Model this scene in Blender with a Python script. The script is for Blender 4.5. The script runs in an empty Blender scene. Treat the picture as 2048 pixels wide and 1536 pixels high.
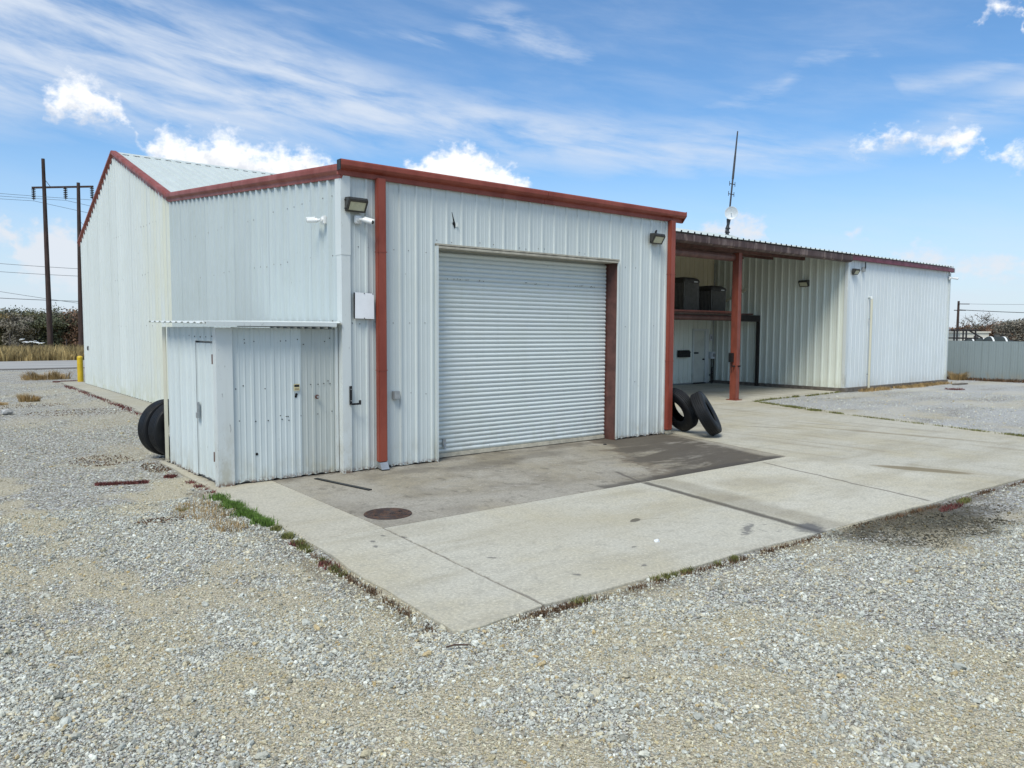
import bpy, math, random
import numpy as np
from mathutils import Vector, Matrix, noise as mnoise

# ------------------------------------------------------------------ camera, sky, sun, exposure
scene = bpy.context.scene
COL = scene.collection
R_ = math.radians
CAM = Vector((-5.4226, -10.9349, 2.25))
cam_data = bpy.data.cameras.new('camera')
cam_data.sensor_width = 36.0
cam_data.lens = 1531.83 / 2048 * 36.0
cam_data.clip_start = 0.05
cam_data.clip_end = 6000
cam = bpy.data.objects.new('camera', cam_data)
COL.objects.link(cam)
right = Vector((0.779852, -0.625943, 0.005047))
up = Vector((0.039717, 0.057525, 0.997554))
fwd = Vector((0.624702, 0.777744, -0.069721))
cam.matrix_world = Matrix(((right.x, up.x, -fwd.x, CAM.x), (right.y, up.y, -fwd.y, CAM.y),
                           (right.z, up.z, -fwd.z, CAM.z), (0, 0, 0, 1)))
scene.camera = cam
scene.view_settings.view_transform = 'Standard'
scene.view_settings.look = 'None'
scene.view_settings.gamma = 1
scene.view_settings.use_curve_mapping = False
scene.view_settings.exposure = 0.52
scene.cycles.max_bounces = 6
scene.cycles.diffuse_bounces = 3
scene.cycles.glossy_bounces = 2

SUN_EL, SUN_DIR_AZ = R_(55), math.atan2(-0.52, -0.85)      # direction towards the sun: left of and behind the camera
sd = bpy.data.lights.new('sun', 'SUN')
sd.energy = 2.3
sd.angle = R_(24)
sd.color = (1.0, 0.955, 0.85)
sun = bpy.data.objects.new('sun', sd)
COL.objects.link(sun)
sv = Vector((math.cos(SUN_DIR_AZ) * math.cos(SUN_EL), math.sin(SUN_DIR_AZ) * math.cos(SUN_EL), math.sin(SUN_EL)))
sun.rotation_euler = sv.to_track_quat('Z', 'Y').to_euler()
sun.location = (0, 0, 40)

# cloud layers by azimuth (degrees right of the view axis): height of the middle, half thickness; the same
# kind of sky is mirrored on round the horizon
LAYERS = {
    'upper': [(-45, 13, -1.00), (-38, 13.5, 0.48), (-34, 13, -1.40), (-31.6, 13.9, -0.60), (-30.8, 13.8, 0.84), (-29.2, 14.4, 1.40), (-28.2, 14.1, 1.44), (-27.2, 13.9, 0.96), (-26.2, 13.2, 0.59), (-25.6, 12.2, 0.10),
              (-24.6, 11.6, 1.10), (-23.2, 11.6, 1.55), (-21.8, 11.4, 1.38), (-20.4, 11.6, 2.11), (-18.9, 11.3, 1.66), (-17.2, 11.3, 1.44), (-15.4, 11.4, 1.27), (-13.4, 11.3, 0.99), (-12, 11, -0.20), (-9.6, 10.8, -0.20),
              (-8.2, 10.9, 0.99), (-6.2, 10.9, 1.66), (-4.2, 11.2, 2.28), (-2.2, 10.9, 1.83), (-0.4, 10.6, 1.33), (1.2, 10.3, 0.66), (3, 10.5, -1.20), (22, 12.2, -1.20), (23.7, 12.2, 0.48), (25.2, 12.5, 0.54), (27.2, 12.5, 0.59), (28.2, 11.9, 0.60), (29.5, 12.1, 0.99), (30.6, 12, 0.60), (31.6, 10.9, 0.05), (33, 10.6, 0.84), (36, 11, -1.00), (45, 12, -1.00)],
    'lower': [(-45, 5, 1.44), (-38, 4, 0.99), (-34.5, 5.6, 0.99), (-33.2, 6, 1.10), (-32.4, 4.4, 1.44), (-31.4, 4.4, 2.11), (-30.2, 4.6, 2.22), (-28.8, 3.9, 1.66), (-27, 3.5, 0.99), (-20, 4, -0.50), (-8, 4, 0.88), (2, 4, -0.60), (12.6, 6.6, -0.30), (14, 6.9, 0.82), (15.4, 7, 0.99), (16.6, 7.1, 1.16), (17.8, 6.8, 0.82), (19, 6.6, -0.50), (22.8, 6.5, -0.50), (24.1, 6.5, 0.50), (25.2, 6, -0.30), (26.6, 4.9, 0.54), (28.6, 4.6, 1.01), (30.2, 4.3, 0.66), (32, 4.1, 0.99), (34, 4.2, 0.54), (45, 5, 1.33)],
    'high': [(-45, 18, -1), (28.5, 17, -1), (30.4, 19, .1), (31.4, 19.4, .5), (32.6, 19.2, .45), (34, 15.5, -.3), (36, 19, -1), (45, 18, -1)],
    'cirrus': [(-45, 18, 5), (-34, 17.3, 5.2), (-26, 17.0, 4.6), (-18, 16.2, 3.6), (-8, 14.8, 2.6), (3, 13.6, 2.1), (12, 12.5, 1.6), (18, 12.0, 1.1), (26, 12.4, .6), (36, 15, 1.5), (45, 17, 3)],
    'wisps': [(-45, 24, 2), (-14, 20.5, .2), (-6, 20.2, .7), (-1, 21.3, 1.3), (4, 19.6, 1.0), (9, 18, -.3), (13, 15.0, .3), (17, 15.6, .8), (21, 17.9, .8), (25, 18.3, .5), (27, 15.8, .7), (31, 15.6, .8), (36, 18, .8), (45, 24, 2)],
}


class NT:
    """small helper for writing node trees"""
    def __init__(s, tree): s.t = tree
    def n(s, typ, **kw):
        nd = s.t.nodes.new(typ)
        for k, v in kw.items():
            if k.startswith('i_'):
                key = k[2:]
                key = int(key) if key.isdigit() else key.replace('_', ' ')
                s.set(nd.inputs[key], v)
            else: setattr(nd, k, v)
        return nd
    def set(s, sock, v):
        if hasattr(v, 'is_output') or isinstance(v, bpy.types.NodeSocket): s.t.links.new(v, sock)
        else: sock.default_value = v
    def m(s, op, a, b=0.0, c=0.0, clamp=False):
        nd = s.t.nodes.new('ShaderNodeMath'); nd.operation = op; nd.use_clamp = clamp
        s.set(nd.inputs[0], a); s.set(nd.inputs[1], b)
        if len(nd.inputs) > 2: s.set(nd.inputs[2], c)
        return nd.outputs[0]
    def vm(s, op, a, b=(0, 0, 0)):
        nd = s.t.nodes.new('ShaderNodeVectorMath'); nd.operation = op
        s.set(nd.inputs[0], a)
        if op == 'SCALE': s.set(nd.inputs['Scale'], b)
        else: s.set(nd.inputs[1], b)
        return nd.outputs['Value'] if op in ('LENGTH', 'DOT_PRODUCT', 'DISTANCE') else nd.outputs[0]
    def ss(s, v, a, b, o0=0.0, o1=1.0):
        nd = s.t.nodes.new('ShaderNodeMapRange'); nd.interpolation_type = 'SMOOTHSTEP'
        s.set(nd.inputs[0], v); nd.inputs[1].default_value = a; nd.inputs[2].default_value = b
        nd.inputs[3].default_value = o0; nd.inputs[4].default_value = o1
        return nd.outputs[0]
    def mix(s, f, a, b, mode='MIX'):
        nd = s.t.nodes.new('ShaderNodeMix'); nd.data_type = 'RGBA'; nd.blend_type = mode
        s.set(nd.inputs[0], f)
        for i, v in ((6, a), (7, b)):
            if isinstance(v, (tuple, list)): v = (v[0], v[1], v[2], 1)
            s.set(nd.inputs[i], v)
        return nd.outputs[2]
    def noise(s, vec, scale, detail=4, rough=.55, dist=0.0, col=False):
        nd = s.t.nodes.new('ShaderNodeTexNoise')
        s.set(nd.inputs['Vector'], vec); nd.inputs['Scale'].default_value = scale
        nd.inputs['Detail'].default_value = detail; nd.inputs['Roughness'].default_value = rough
        nd.inputs['Distortion'].default_value = dist
        return nd.outputs['Color' if col else 'Fac']


world = bpy.data.worlds.new('World')
scene.world = world
world.use_nodes = True
w = NT(world.node_tree)
world.node_tree.nodes.clear()
sky = w.n('ShaderNodeTexSky', sky_type='NISHITA', sun_disc=False)
sky.sun_elevation = SUN_EL
sky.sun_rotation = math.pi / 2 - SUN_DIR_AZ
sky.altitude = 200; sky.air_density = 1.0; sky.dust_density = 0.6; sky.ozone_density = 1.6
tc = w.n('ShaderNodeTexCoord').outputs['Generated']
d = w.vm('NORMALIZE', tc)
fx, fy = fwd.x / math.hypot(fwd.x, fwd.y), fwd.y / math.hypot(fwd.x, fwd.y)
df = w.vm('DOT_PRODUCT', d, (fx, fy, 0)); dr = w.vm('DOT_PRODUCT', d, (fy, -fx, 0))
sx = w.n('ShaderNodeSeparateXYZ', i_0=d)
az = w.m('MULTIPLY', w.m('ARCTAN2', dr, df), 57.29578)
az = w.m('ADD', az, w.m('MULTIPLY', w.m('LESS_THAN', az, -60.0), 360.0))
el = w.m('MULTIPLY', w.m('ARCSINE', sx.outputs[2]), 57.29578)
P0 = w.n('ShaderNodeCombineXYZ', i_0=az, i_1=el).outputs[0]


def curve(fac, pts, lo, hi):
    """table lookup over azimuth: fac 0..1 -> value"""
    nd = w.n('ShaderNodeFloatCurve'); cv = nd.mapping.curves[0]
    nd.mapping.use_clip = False
    P = [((a + 45) / 90, (v - lo) / (hi - lo)) for a, v in pts]
    cv.points[0].location = P[0]; cv.points[1].location = P[-1]
    for q in P[1:-1]: cv.points.new(*q)
    for q in cv.points: q.handle_type = 'AUTO'
    nd.mapping.update()
    w.set(nd.inputs['Value'], fac)
    return w.m('MULTIPLY_ADD', nd.outputs[0], hi - lo, lo)


def layer(Pv, key, squash=1.0):
    s_ = w.n('ShaderNodeSeparateXYZ', i_0=Pv)
    t = w.m('DIVIDE', w.m('PINGPONG', w.m('ADD', s_.outputs[0], 45.0), 90.0), 90.0)
    c = curve(t, [(p[0], p[1]) for p in LAYERS[key]], 0, 30)
    h = curve(t, [(p[0], p[2]) for p in LAYERS[key]], -2, 6)
    return w.m('SUBTRACT', h, w.m('ABSOLUTE', w.m('SUBTRACT', s_.outputs[1], c))), w.m('SUBTRACT', s_.outputs[1], c)


nz = w.vm('SUBTRACT', w.noise(P0, 0.7, 3, .6, col=True), (.5, .5, .5))
Pc = w.vm('ADD', P0, w.vm('MULTIPLY', nz, (2.2, 1.5, 0)))
fu, ru = layer(Pc, 'upper'); fl, rl = layer(Pc, 'lower'); fh, rh = layer(Pc, 'high')
fc = w.m('MAXIMUM', w.m('MAXIMUM', fu, fl), fh)
nf = w.noise(w.vm('MULTIPLY', P0, (1, 1.3, 1)), 1.1, 6, .60)
dens = w.m('ADD', fc, w.m('MULTIPLY', w.m('SUBTRACT', nf, .5), 2.9))
cmask = w.ss(dens, -.25, 1.25)
# wispy high cloud
Pw = w.vm('ADD', P0, w.vm('MULTIPLY', w.vm('SUBTRACT', w.noise(P0, .08, 2, .5, col=True), (.5, .5, .5)), (8, 4, 0)))
f1, _ = layer(Pw, 'cirrus'); f2, _ = layer(Pw, 'wisps')
st = w.n('ShaderNodeVectorRotate', rotation_type='Z_AXIS', i_Vector=P0)
st.inputs['Angle'].default_value = R_(10)
wis = w.noise(w.vm('MULTIPLY', st.outputs[0], (0.12, 0.62, 1)), 1.0, 6, .6, .25)
ci = w.m('MAXIMUM', w.m('MULTIPLY', w.ss(f1, -2.2, 2.6), w.ss(wis, 0.20, 0.72)), w.m('MULTIPLY', w.ss(f2, -.9, 1.3), w.ss(wis, 0.35, 0.75, 0, .75)))
over = w.m('MULTIPLY', w.ss(el, 20, 34), w.ss(wis, .30, .70, .15, .85))  # cloud veil added above the view to whiten the blue sky light
ci = w.m('MAXIMUM', w.m('MULTIPLY', w.m('MAXIMUM', w.m('MAXIMUM', ci, over), w.ss(wis, .30, .90, .02, .24)), .93), w.m('MULTIPLY', w.ss(el, 15, -1), w.ss(wis, .2, .8, .72, .95)))
skyc = w.mix(1.0, sky.outputs[0], (0.68, 1.0, 1.22), 'MULTIPLY')
skyc = w.mix(ci, skyc, w.mix(w.ss(el, 14, 2), (5.3, 5.9, 6.8), (5.3, 5.75, 6.5)))
nz2 = w.noise(w.vm('ADD', P0, (3, 0.5, 0)), .9, 4, .6)
shade = w.ss(w.m('ADD', w.m('MULTIPLY', nz2, .9), w.m('MULTIPLY', w.m('MINIMUM', ru, 1.5), -.20)), .36, .68)
cumc = w.mix(shade, (8.2, 8.25, 8.3), (5.9, 6.15, 6.6))
skyc = w.mix(w.m('MULTIPLY', cmask, w.ss(el, -1, 9, .55, .97)), skyc, cumc)
bg = w.n('ShaderNodeBackground', i_Color=skyc, i_Strength=0.095)
wo = w.n('ShaderNodeOutputWorld', i_Surface=bg.outputs[0])

# ------------------------------------------------------------------ helpers


def link(o, parent=None):
    COL.objects.link(o)
    if parent is not None: o.parent = parent
    return o


def tag(o, label=None, cat=None, group=None, kind=None):
    if label: o['label'] = label
    if cat: o['category'] = cat
    if group: o['group'] = group
    if kind: o['kind'] = kind
    return o


def empty(name, loc=(0, 0, 0), rz=0, label=None, cat=None, group=None, kind=None):
    o = bpy.data.objects.new(name, None)
    o.empty_display_size = .2
    o.location = loc; o.rotation_euler = (0, 0, rz)
    link(o)
    return tag(o, label, cat, group, kind)


class MB:
    def __init__(s): s.v = []; s.f = []; s.mi = []
    def add(s, vs, fs, mi=0):
        b = len(s.v); s.v += [tuple(v) for v in vs]
        s.f += [tuple(i + b for i in f) for f in fs]; s.mi += [mi] * len(fs)
        return s
    def box(s, x0, x1, y0, y1, z0, z1, mi=0):
        return s.add([(x0, y0, z0), (x1, y0, z0), (x1, y1, z0), (x0, y1, z0), (x0, y0, z1), (x1, y0, z1), (x1, y1, z1), (x0, y1, z1)],
                     [(3, 2, 1, 0), (4, 5, 6, 7), (0, 1, 5, 4), (1, 2, 6, 5), (2, 3, 7, 6), (3, 0, 4, 7)], mi)
    def tube(s, p0, p1, r0, r1=None, n=8, cap=True, mi=0):
        r1 = r0 if r1 is None else r1
        p0, p1 = Vector(p0), Vector(p1); a = (p1 - p0)
        if a.length < 1e-6: return s
        a.normalize(); u = a.orthogonal().normalized(); v = a.cross(u)
        vs = []
        for p, r in ((p0, r0), (p1, r1)):
            for k in range(n):
                t = 2 * math.pi * k / n
                vs.append(p + u * (r * math.cos(t)) + v * (r * math.sin(t)))
        fs = [(k, (k + 1) % n, n + (k + 1) % n, n + k) for k in range(n)]
        if cap: fs += [tuple(range(n - 1, -1, -1)), tuple(range(n, 2 * n))]
        return s.add(vs, fs, mi)
    def path(s, pts, r, n=6, mi=0):
        for a, b in zip(pts[:-1], pts[1:]): s.tube(a, b, r, r, n, True, mi)
        return s
    def prism(s, prof, axis, a0, a1, mi=0):
        """closed profile of (p,q); axis 'x': (p,q)=(y,z), 'y': (x,z), 'z': (x,y)"""
        n = len(prof); vs = []
        for a in (a0, a1):
            for p, q in prof:
                vs.append({'x': (a, p, q), 'y': (p, a, q), 'z': (p, q, a)}[axis])
        fs = [(k, (k + 1) % n, n + (k + 1) % n, n + k) for k in range(n)]
        fs += [tuple(range(n - 1, -1, -1)), tuple(range(n, 2 * n))]
        return s.add(vs, fs, mi)
    def lathe(s, prof, n=32, mi=0, closed=False):
        """profile of (r,z) round the z axis"""
        m = len(prof); vs = []
        for k in range(n):
            t = 2 * math.pi * k / n
            for r, z in prof: vs.append((r * math.cos(t), r * math.sin(t), z))
        fs = []
        for k in range(n):
            k2 = (k + 1) % n
            for i in range(m if closed else m - 1):
                j = (i + 1) % m
                fs.append((k * m + i, k2 * m + i, k2 * m + j, k * m + j))
        return s.add(vs, fs, mi)
    def mesh(s, name):
        me = bpy.data.meshes.new(name)
        me.from_pydata(s.v, [], s.f); me.update()
        return me
    def build(s, name, mat, parent=None, smooth=None, loc=(0, 0, 0), bevel=0):
        me = s.mesh(name)
        for mt in (mat if isinstance(mat, (list, tuple)) else [mat]): me.materials.append(mt)
        if any(s.mi): me.polygons.foreach_set('material_index', s.mi)
        import bmesh
        bm = bmesh.new(); bm.from_mesh(me)
        bmesh.ops.recalc_face_normals(bm, faces=bm.faces)
        if bevel: bmesh.ops.bevel(bm, geom=list(bm.edges), offset=bevel, segments=2, affect='EDGES', clamp_overlap=True)
        bm.to_mesh(me); bm.free()
        if smooth is not None:
            me.polygons.foreach_set('use_smooth', [True] * len(me.polygons))
            me.set_sharp_from_angle(angle=R_(smooth))
        o = bpy.data.objects.new(name, me); o.location = loc
        return link(o, parent)


def share(name, me, parent=None, loc=(0, 0, 0), rot=(0, 0, 0), scale=(1, 1, 1)):
    o = bpy.data.objects.new(name, me); o.location = loc; o.rotation_euler = rot; o.scale = scale
    return link(o, parent)


def bigmesh(name, verts, faces_flat, nper, mat, parent=None, smooth=False):
    """fast mesh from numpy arrays; all faces have nper corners"""
    me = bpy.data.meshes.new(name)
    nv, nf_ = len(verts), len(faces_flat) // nper
    me.vertices.add(nv); me.vertices.foreach_set('co', np.asarray(verts, np.float32).ravel())
    me.loops.add(nf_ * nper); me.loops.foreach_set('vertex_index', np.asarray(faces_flat, np.int32))
    me.polygons.add(nf_); me.polygons.foreach_set('loop_start', np.arange(0, nf_ * nper, nper, dtype=np.int32))
    me.polygons.foreach_set('loop_total', np.full(nf_, nper, np.int32))
    me.update(calc_edges=True); me.validate()
    me.materials.append(mat)
    if smooth: me.polygons.foreach_set('use_smooth', [True] * nf_)
    o = bpy.data.objects.new(name, me)
    return link(o, parent)


# ------------------------------------------------------------------ materials


def base_mat(name, rough=.5, metal=0.0, spec=.5):
    m = bpy.data.materials.new(name); m.use_nodes = True
    nt = NT(m.node_tree); b = m.node_tree.nodes['Principled BSDF']
    b.inputs['Roughness'].default_value = rough; b.inputs['Metallic'].default_value = metal
    b.inputs['Specular IOR Level'].default_value = spec
    return m, nt, b


def geo(nt): return nt.n('ShaderNodeNewGeometry').outputs['Position']


def bump(nt, b, h, strength=.3, dist=.01):
    nd = nt.n('ShaderNodeBump', i_Height=h, i_Strength=strength, i_Distance=dist)
    nt.t.links.new(nd.outputs[0], b.inputs['Normal'])


def plain(name, c, rough=.5, metal=0.0, var=.12, scale=6, streak=1.0, bmp=0.0, spec=.5):
    m, nt, b = base_mat(name, rough, metal, spec)
    p = nt.vm('MULTIPLY', geo(nt), (1, 1, streak))
    n1 = nt.noise(p, scale, 5, .6)
    dark = tuple(x * (1 - var * 1.6) for x in c); lite = tuple(min(1, x * (1 + var)) for x in c)
    col = nt.mix(nt.ss(n1, .28, .72), dark, lite)
    nt.set(b.inputs['Base Color'], col)
    nt.set(b.inputs['Roughness'], nt.ss(n1, .2, .8, min(1, rough + .08), max(.05, rough - .08)))
    if bmp: bump(nt, b, nt.noise(p, scale * 6, 4, .6), bmp, .004)
    return m


def siding(name, c, rough=.42, dirt=(.36, .34, .25), dirt_amt=.5, streak_amt=.16, tint=None, tint_y=None, zdirt=.55, scuff=.45):
    """painted sheet steel: slight sheet to sheet difference, vertical streaks, scuffs, splash dirt and rust at the foot"""
    m, nt, b = base_mat(name, rough)
    p = geo(nt)
    oi = nt.n('ShaderNodeObjectInfo').outputs['Random']
    st_ = nt.noise(nt.vm('MULTIPLY', p, (9, 9, .35)), 1.0, 4, .65)
    bl = nt.noise(p, .9, 4, .6)
    col = nt.mix(nt.ss(oi, 0, 1), tuple(x * .975 for x in c), tuple(min(1, x * 1.025) for x in c))
    col = nt.mix(nt.m('MULTIPLY', nt.ss(st_, .48, .78), streak_amt), col, tuple(x * .55 for x in (c[0], c[1] * .98, c[2] * .9)))
    col = nt.mix(nt.m('MULTIPLY', nt.ss(bl, .45, .75), .14), col, (c[0] * .8, c[1] * .8, c[2] * .68))
    sep = nt.n('ShaderNodeSeparateXYZ', i_0=p)
    if tint is not None:
        y0, y1 = tint_y
        tm = nt.m('MULTIPLY', nt.ss(sep.outputs[1], y1, y0), nt.ss(nt.noise(nt.vm('MULTIPLY', p, (1, 2.2, .3)), 1.0, 3, .5), .3, .6))
        col = nt.mix(nt.m('MULTIPLY', tm, .5), col, tint)
    sp = nt.noise(nt.vm('MULTIPLY', p, (5, 5, 2.5)), 1.0, 5, .65)
    foot = nt.m('MULTIPLY', nt.ss(sep.outputs[2], zdirt, 0.02), nt.ss(sp, .38, .68))
    col = nt.mix(nt.m('MULTIPLY', foot, dirt_amt), col, dirt)
    rn = nt.noise(p, 26, 4, .6)
    rust = nt.m('MULTIPLY', nt.ss(sep.outputs[2], .1, .0), nt.ss(rn, .44, .54))
    col = nt.mix(nt.m('MULTIPLY', rust, .92), col, (.13, .065, .035))
    scr = nt.noise(nt.vm('MULTIPLY', p, (22, 22, 5)), 1.0, 4, .7)
    col = nt.mix(nt.m('MULTIPLY', nt.ss(scr, .66 - .20 * (scuff - .45), .74 - .18 * (scuff - .45)), scuff), col, (.17, .17, .16))
    nt.set(b.inputs['Base Color'], col)
    nt.set(b.inputs['Roughness'], nt.ss(bl, .2, .8, rough + .1, rough - .06))
    bump(nt, b, nt.noise(nt.vm('MULTIPLY', p, (1.8, 1.8, 1.1)), 1.0, 3, .5), .5, .03)
    return m


M = {}
M['siding'] = siding('white_siding', (.565, .617, .605))
M['siding_gable'] = siding('white_siding_gable', (.62, .665, .645), tint=(.62, .61, .44), tint_y=(9.6, 13.5), dirt=(.42, .43, .27), dirt_amt=.55, zdirt=1.0)
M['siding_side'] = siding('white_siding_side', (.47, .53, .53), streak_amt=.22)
M['siding_right'] = siding('white_siding_right', (.67, .715, .715), dirt=(.45, .38, .28), dirt_amt=.4)
M['siding_bay'] = siding('bay_siding', (.70, .74, .66), streak_amt=.25)
M['siding_beige'] = siding('beige_siding', (.80, .72, .52), streak_amt=.25)
M['siding_shed'] = siding('shed_siding', (.575, .635, .63), streak_amt=.12)
M['siding_shed_old'] = siding('shed_siding_old', (.44, .475, .45), streak_amt=.2, dirt_amt=.7)
M['trim_white'] = siding('white_trim', (.61, .65, .635), streak_amt=.15, dirt_amt=.7, zdirt=1.2, scuff=.62)
M['trim_cream'] = siding('cream_trim', (.62, .60, .47), streak_amt=.2)
M['roof'] = plain('galvalume_roof', (.50, .55, .53), .5, 0, .04, 2, 1, 0)
M['roof_under'] = plain('roof_underside', (.42, .41, .38), .6, 0, .1, 3)  # underside lightened to bounce more light into the covered bay
m, nt, b = base_mat('red_trim', .45)
p = geo(nt)
n1 = nt.noise(nt.vm('MULTIPLY', p, (2.5, 2.5, .8)), 1.0, 5, .65); n2 = nt.noise(p, 30, 4, .7)
col = nt.mix(nt.ss(n1, .35, .65), (.205, .038, .021), (.275, .060, .034))
col = nt.mix(nt.m('MULTIPLY', nt.ss(n2, .68, .74), .4), col, (.36, .18, .14))
col = nt.mix(nt.m('MULTIPLY', nt.ss(nt.noise(nt.vm('MULTIPLY', p, (8, 8, .8)), 1.0, 4, .7), .58, .75), .35), col, (.14, .035, .022))
nt.set(b.inputs['Base Color'], col)
nt.set(b.inputs['Roughness'], nt.ss(n1, .2, .8, .58, .36))
M['red'] = m
M['red_post'] = plain('red_primer', (.22, .058, .036), .5, 0, .16, 5, .4, .1)
M['crimson'] = plain('crimson_trim', (.16, .015, .035), .4, 0, .15, 4)
M['brown'] = plain('brown_steel', (.12, .052, .040), .5, 0, .2, 5, .4)
M['black_steel'] = plain('black_steel', (.018, .014, .014), .5, 0, .2, 6)
M['black_paint'] = plain('black_paint', (.012, .012, .013), .45, 0, .2, 8)
m, nt, b = base_mat('tyre_rubber', .55, 0, .35)
p = geo(nt)
dn_ = nt.noise(p, 5, 5, .7)
col = nt.mix(nt.ss(dn_, .48, .78), (.006, .007, .009), (.020, .020, .019))
col = nt.mix(nt.m('MULTIPLY', nt.ss(nt.noise(p, 45, 4, .7), .62, .75), .35), col, (.06, .056, .05))
nt.set(b.inputs['Base Color'], col)
nt.set(b.inputs['Roughness'], nt.ss(dn_, .3, .7, .45, .8))
bump(nt, b, nt.noise(p, 70, 3, .6), .25, .004)
M['rubber'] = m
M['rubber_dust'] = plain('dusty_rubber', (.009, .009, .010), .75, 0, .35, 12, 1, .2, .2)
M['door'] = siding('roller_door_paint', (.62, .67, .655), streak_amt=.10, dirt_amt=.25, zdirt=.9)
M['door_bar'] = plain('door_bottom_bar', (.50, .46, .36), .5, 0, .15, 8)
M['jamb'] = plain('brown_jamb', (.105, .045, .036), .5, 0, .2, 6)
M['beige_lip'] = plain('beige_lip', (.42, .39, .31), .5, 0, .15, 8)
M['bronze'] = plain('bronze_housing', (.055, .052, .045), .42, .2, .15, 8)
M['lens'] = plain('lamp_lens', (.50, .49, .34), .12, 0, .06, 30)
M['cam_white'] = plain('camera_plastic', (.74, .75, .73), .35, 0, .04, 8)
M['glass_dark'] = plain('dark_glass', (.01, .01, .012), .08, 0, .1, 8)
M['paper'] = plain('white_board', (.80, .81, .82), .35, 0, .03, 5)
M['grey_box'] = plain('grey_box', (.28, .29, .29), .45, 0, .1, 12)
M['galv'] = plain('galvanised_steel', (.40, .42, .43), .35, .6, .12, 10)
M['yellow'] = plain('yellow_paint', (.62, .42, .015), .42, 0, .1, 5)
M['ac'] = plain('condenser_grey', (.10, .098, .09), .5, .1, .12, 8)
M['ac_dark'] = plain('condenser_dark', (.05, .048, .045), .55, 0, .12, 8)
M['ac_slat'] = plain('condenser_slats', (.22, .215, .20), .45, .1, .1, 8)
M['dish'] = plain('dish_white', (.60, .63, .64), .35, 0, .05, 5)
M['mast'] = plain('mast_steel', (.055, .055, .06), .5, .3, .2, 8)
M['iron'] = None
M['screw'] = plain('screw_head', (.16, .15, .14), .5, .2, .3, 40)
M['hole'] = plain('torn_hole', (.006, .006, .006), .9, 0, .1, 8)
M['sticker'] = plain('sticker_yellow', (.62, .55, .30), .5, 0, .06, 20)
M['door_paint'] = plain('white_door', (.58, .60, .53), .45, 0, .06, 3)
M['pole'] = plain('creosote_wood', (.050, .030, .026), .85, 0, .3, 5, .15, .3)
M['insul'] = plain('insulator', (.028, .025, .03), .3, 0, .1, 5)
M['wire'] = plain('wire', (.10, .105, .11), .5, .3, .1, 5)
M['fence'] = siding('grey_fence_sheet', (.25, .295, .295), streak_amt=.25, dirt=(.36, .30, .2), dirt_amt=.6)
M['tank'] = plain('tank_grey_green', (.045, .056, .056), .85, 0, .15, 2, 1, 0, .15)
M['strap'] = plain('white_strap', (.70, .72, .70), .5, 0, .05, 4)
M['foundation'] = plain('foundation_concrete', (.165, .145, .12), .9, 0, .25, 5, 1, .3)
M['dry'] = plain('dry_grass', (.36, .245, .105), .8, 0, .4, 3)
M['dry2'] = plain('dry_grass_field', (.36, .27, .115), .8, 0, .5, .8)
M['green'] = plain('green_grass', (.105, .19, .026), .7, 0, .35, 14)
M['olive'] = plain('olive_grass', (.16, .165, .045), .75, 0, .35, 10)
M['redweed'] = plain('red_weed', (.15, .042, .036), .75, 0, .35, 14)
M['brownweed'] = plain('brown_weed', (.13, .075, .038), .8, 0, .4, 14)
M['leaf_olive'] = plain('leaf_olive', (.165, .155, .078), .75, 0, .45, .8)
M['leaf_gold'] = plain('leaf_gold', (.26, .18, .06), .75, 0, .4, .8)
M['leaf_dark'] = plain('leaf_dark', (.105, .115, .062), .75, 0, .45, .8)
M['leaf_rust'] = plain('leaf_rust', (.20, .115, .07), .75, 0, .4, .8)
M['leaf_grey'] = plain('leaf_grey', (.20, .18, .14), .8, 0, .4, .8)
M['bark'] = plain('bark', (.085, .072, .060), .9, 0, .3, 2)
M['white_scrap'] = plain('white_scrap', (.72, .74, .75), .4, 0, .08, 1)
M['cream_wall'] = plain('cream_wall', (.55, .53, .45), .7, 0, .08, .6)
M['stone'] = plain('pale_stone', (.36, .36, .35), .85, 0, .25, 9, 1, .3)
M['stick'] = plain('dead_stick', (.07, .04, .028), .9, 0, .3, 20)

m, nt, b = base_mat('rusty_iron', .7, .3)
p = geo(nt)
nt.set(b.inputs['Base Color'], nt.mix(nt.ss(nt.noise(p, 14, 5, .65), .4, .62), (.045, .034, .032), (.105, .055, .034)))
bump(nt, b, nt.noise(p, 90, 4, .6), .4, .003)
M['iron'] = m

# rusted canopy gutter with pale runs
m, nt, b = base_mat('rusty_fascia', .6)
p = geo(nt)
run = nt.noise(nt.vm('MULTIPLY', p, (5, 5, .7)), 1.0, 5, .75)
c0 = nt.mix(nt.ss(nt.noise(p, 3, 4, .6), .35, .65), (.050, .026, .022), (.085, .048, .040))
nt.set(b.inputs['Base Color'], nt.mix(nt.m('MULTIPLY', nt.ss(run, .50, .64), .7), c0, (.27, .20, .17)))
M['fascia_rust'] = m


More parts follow.
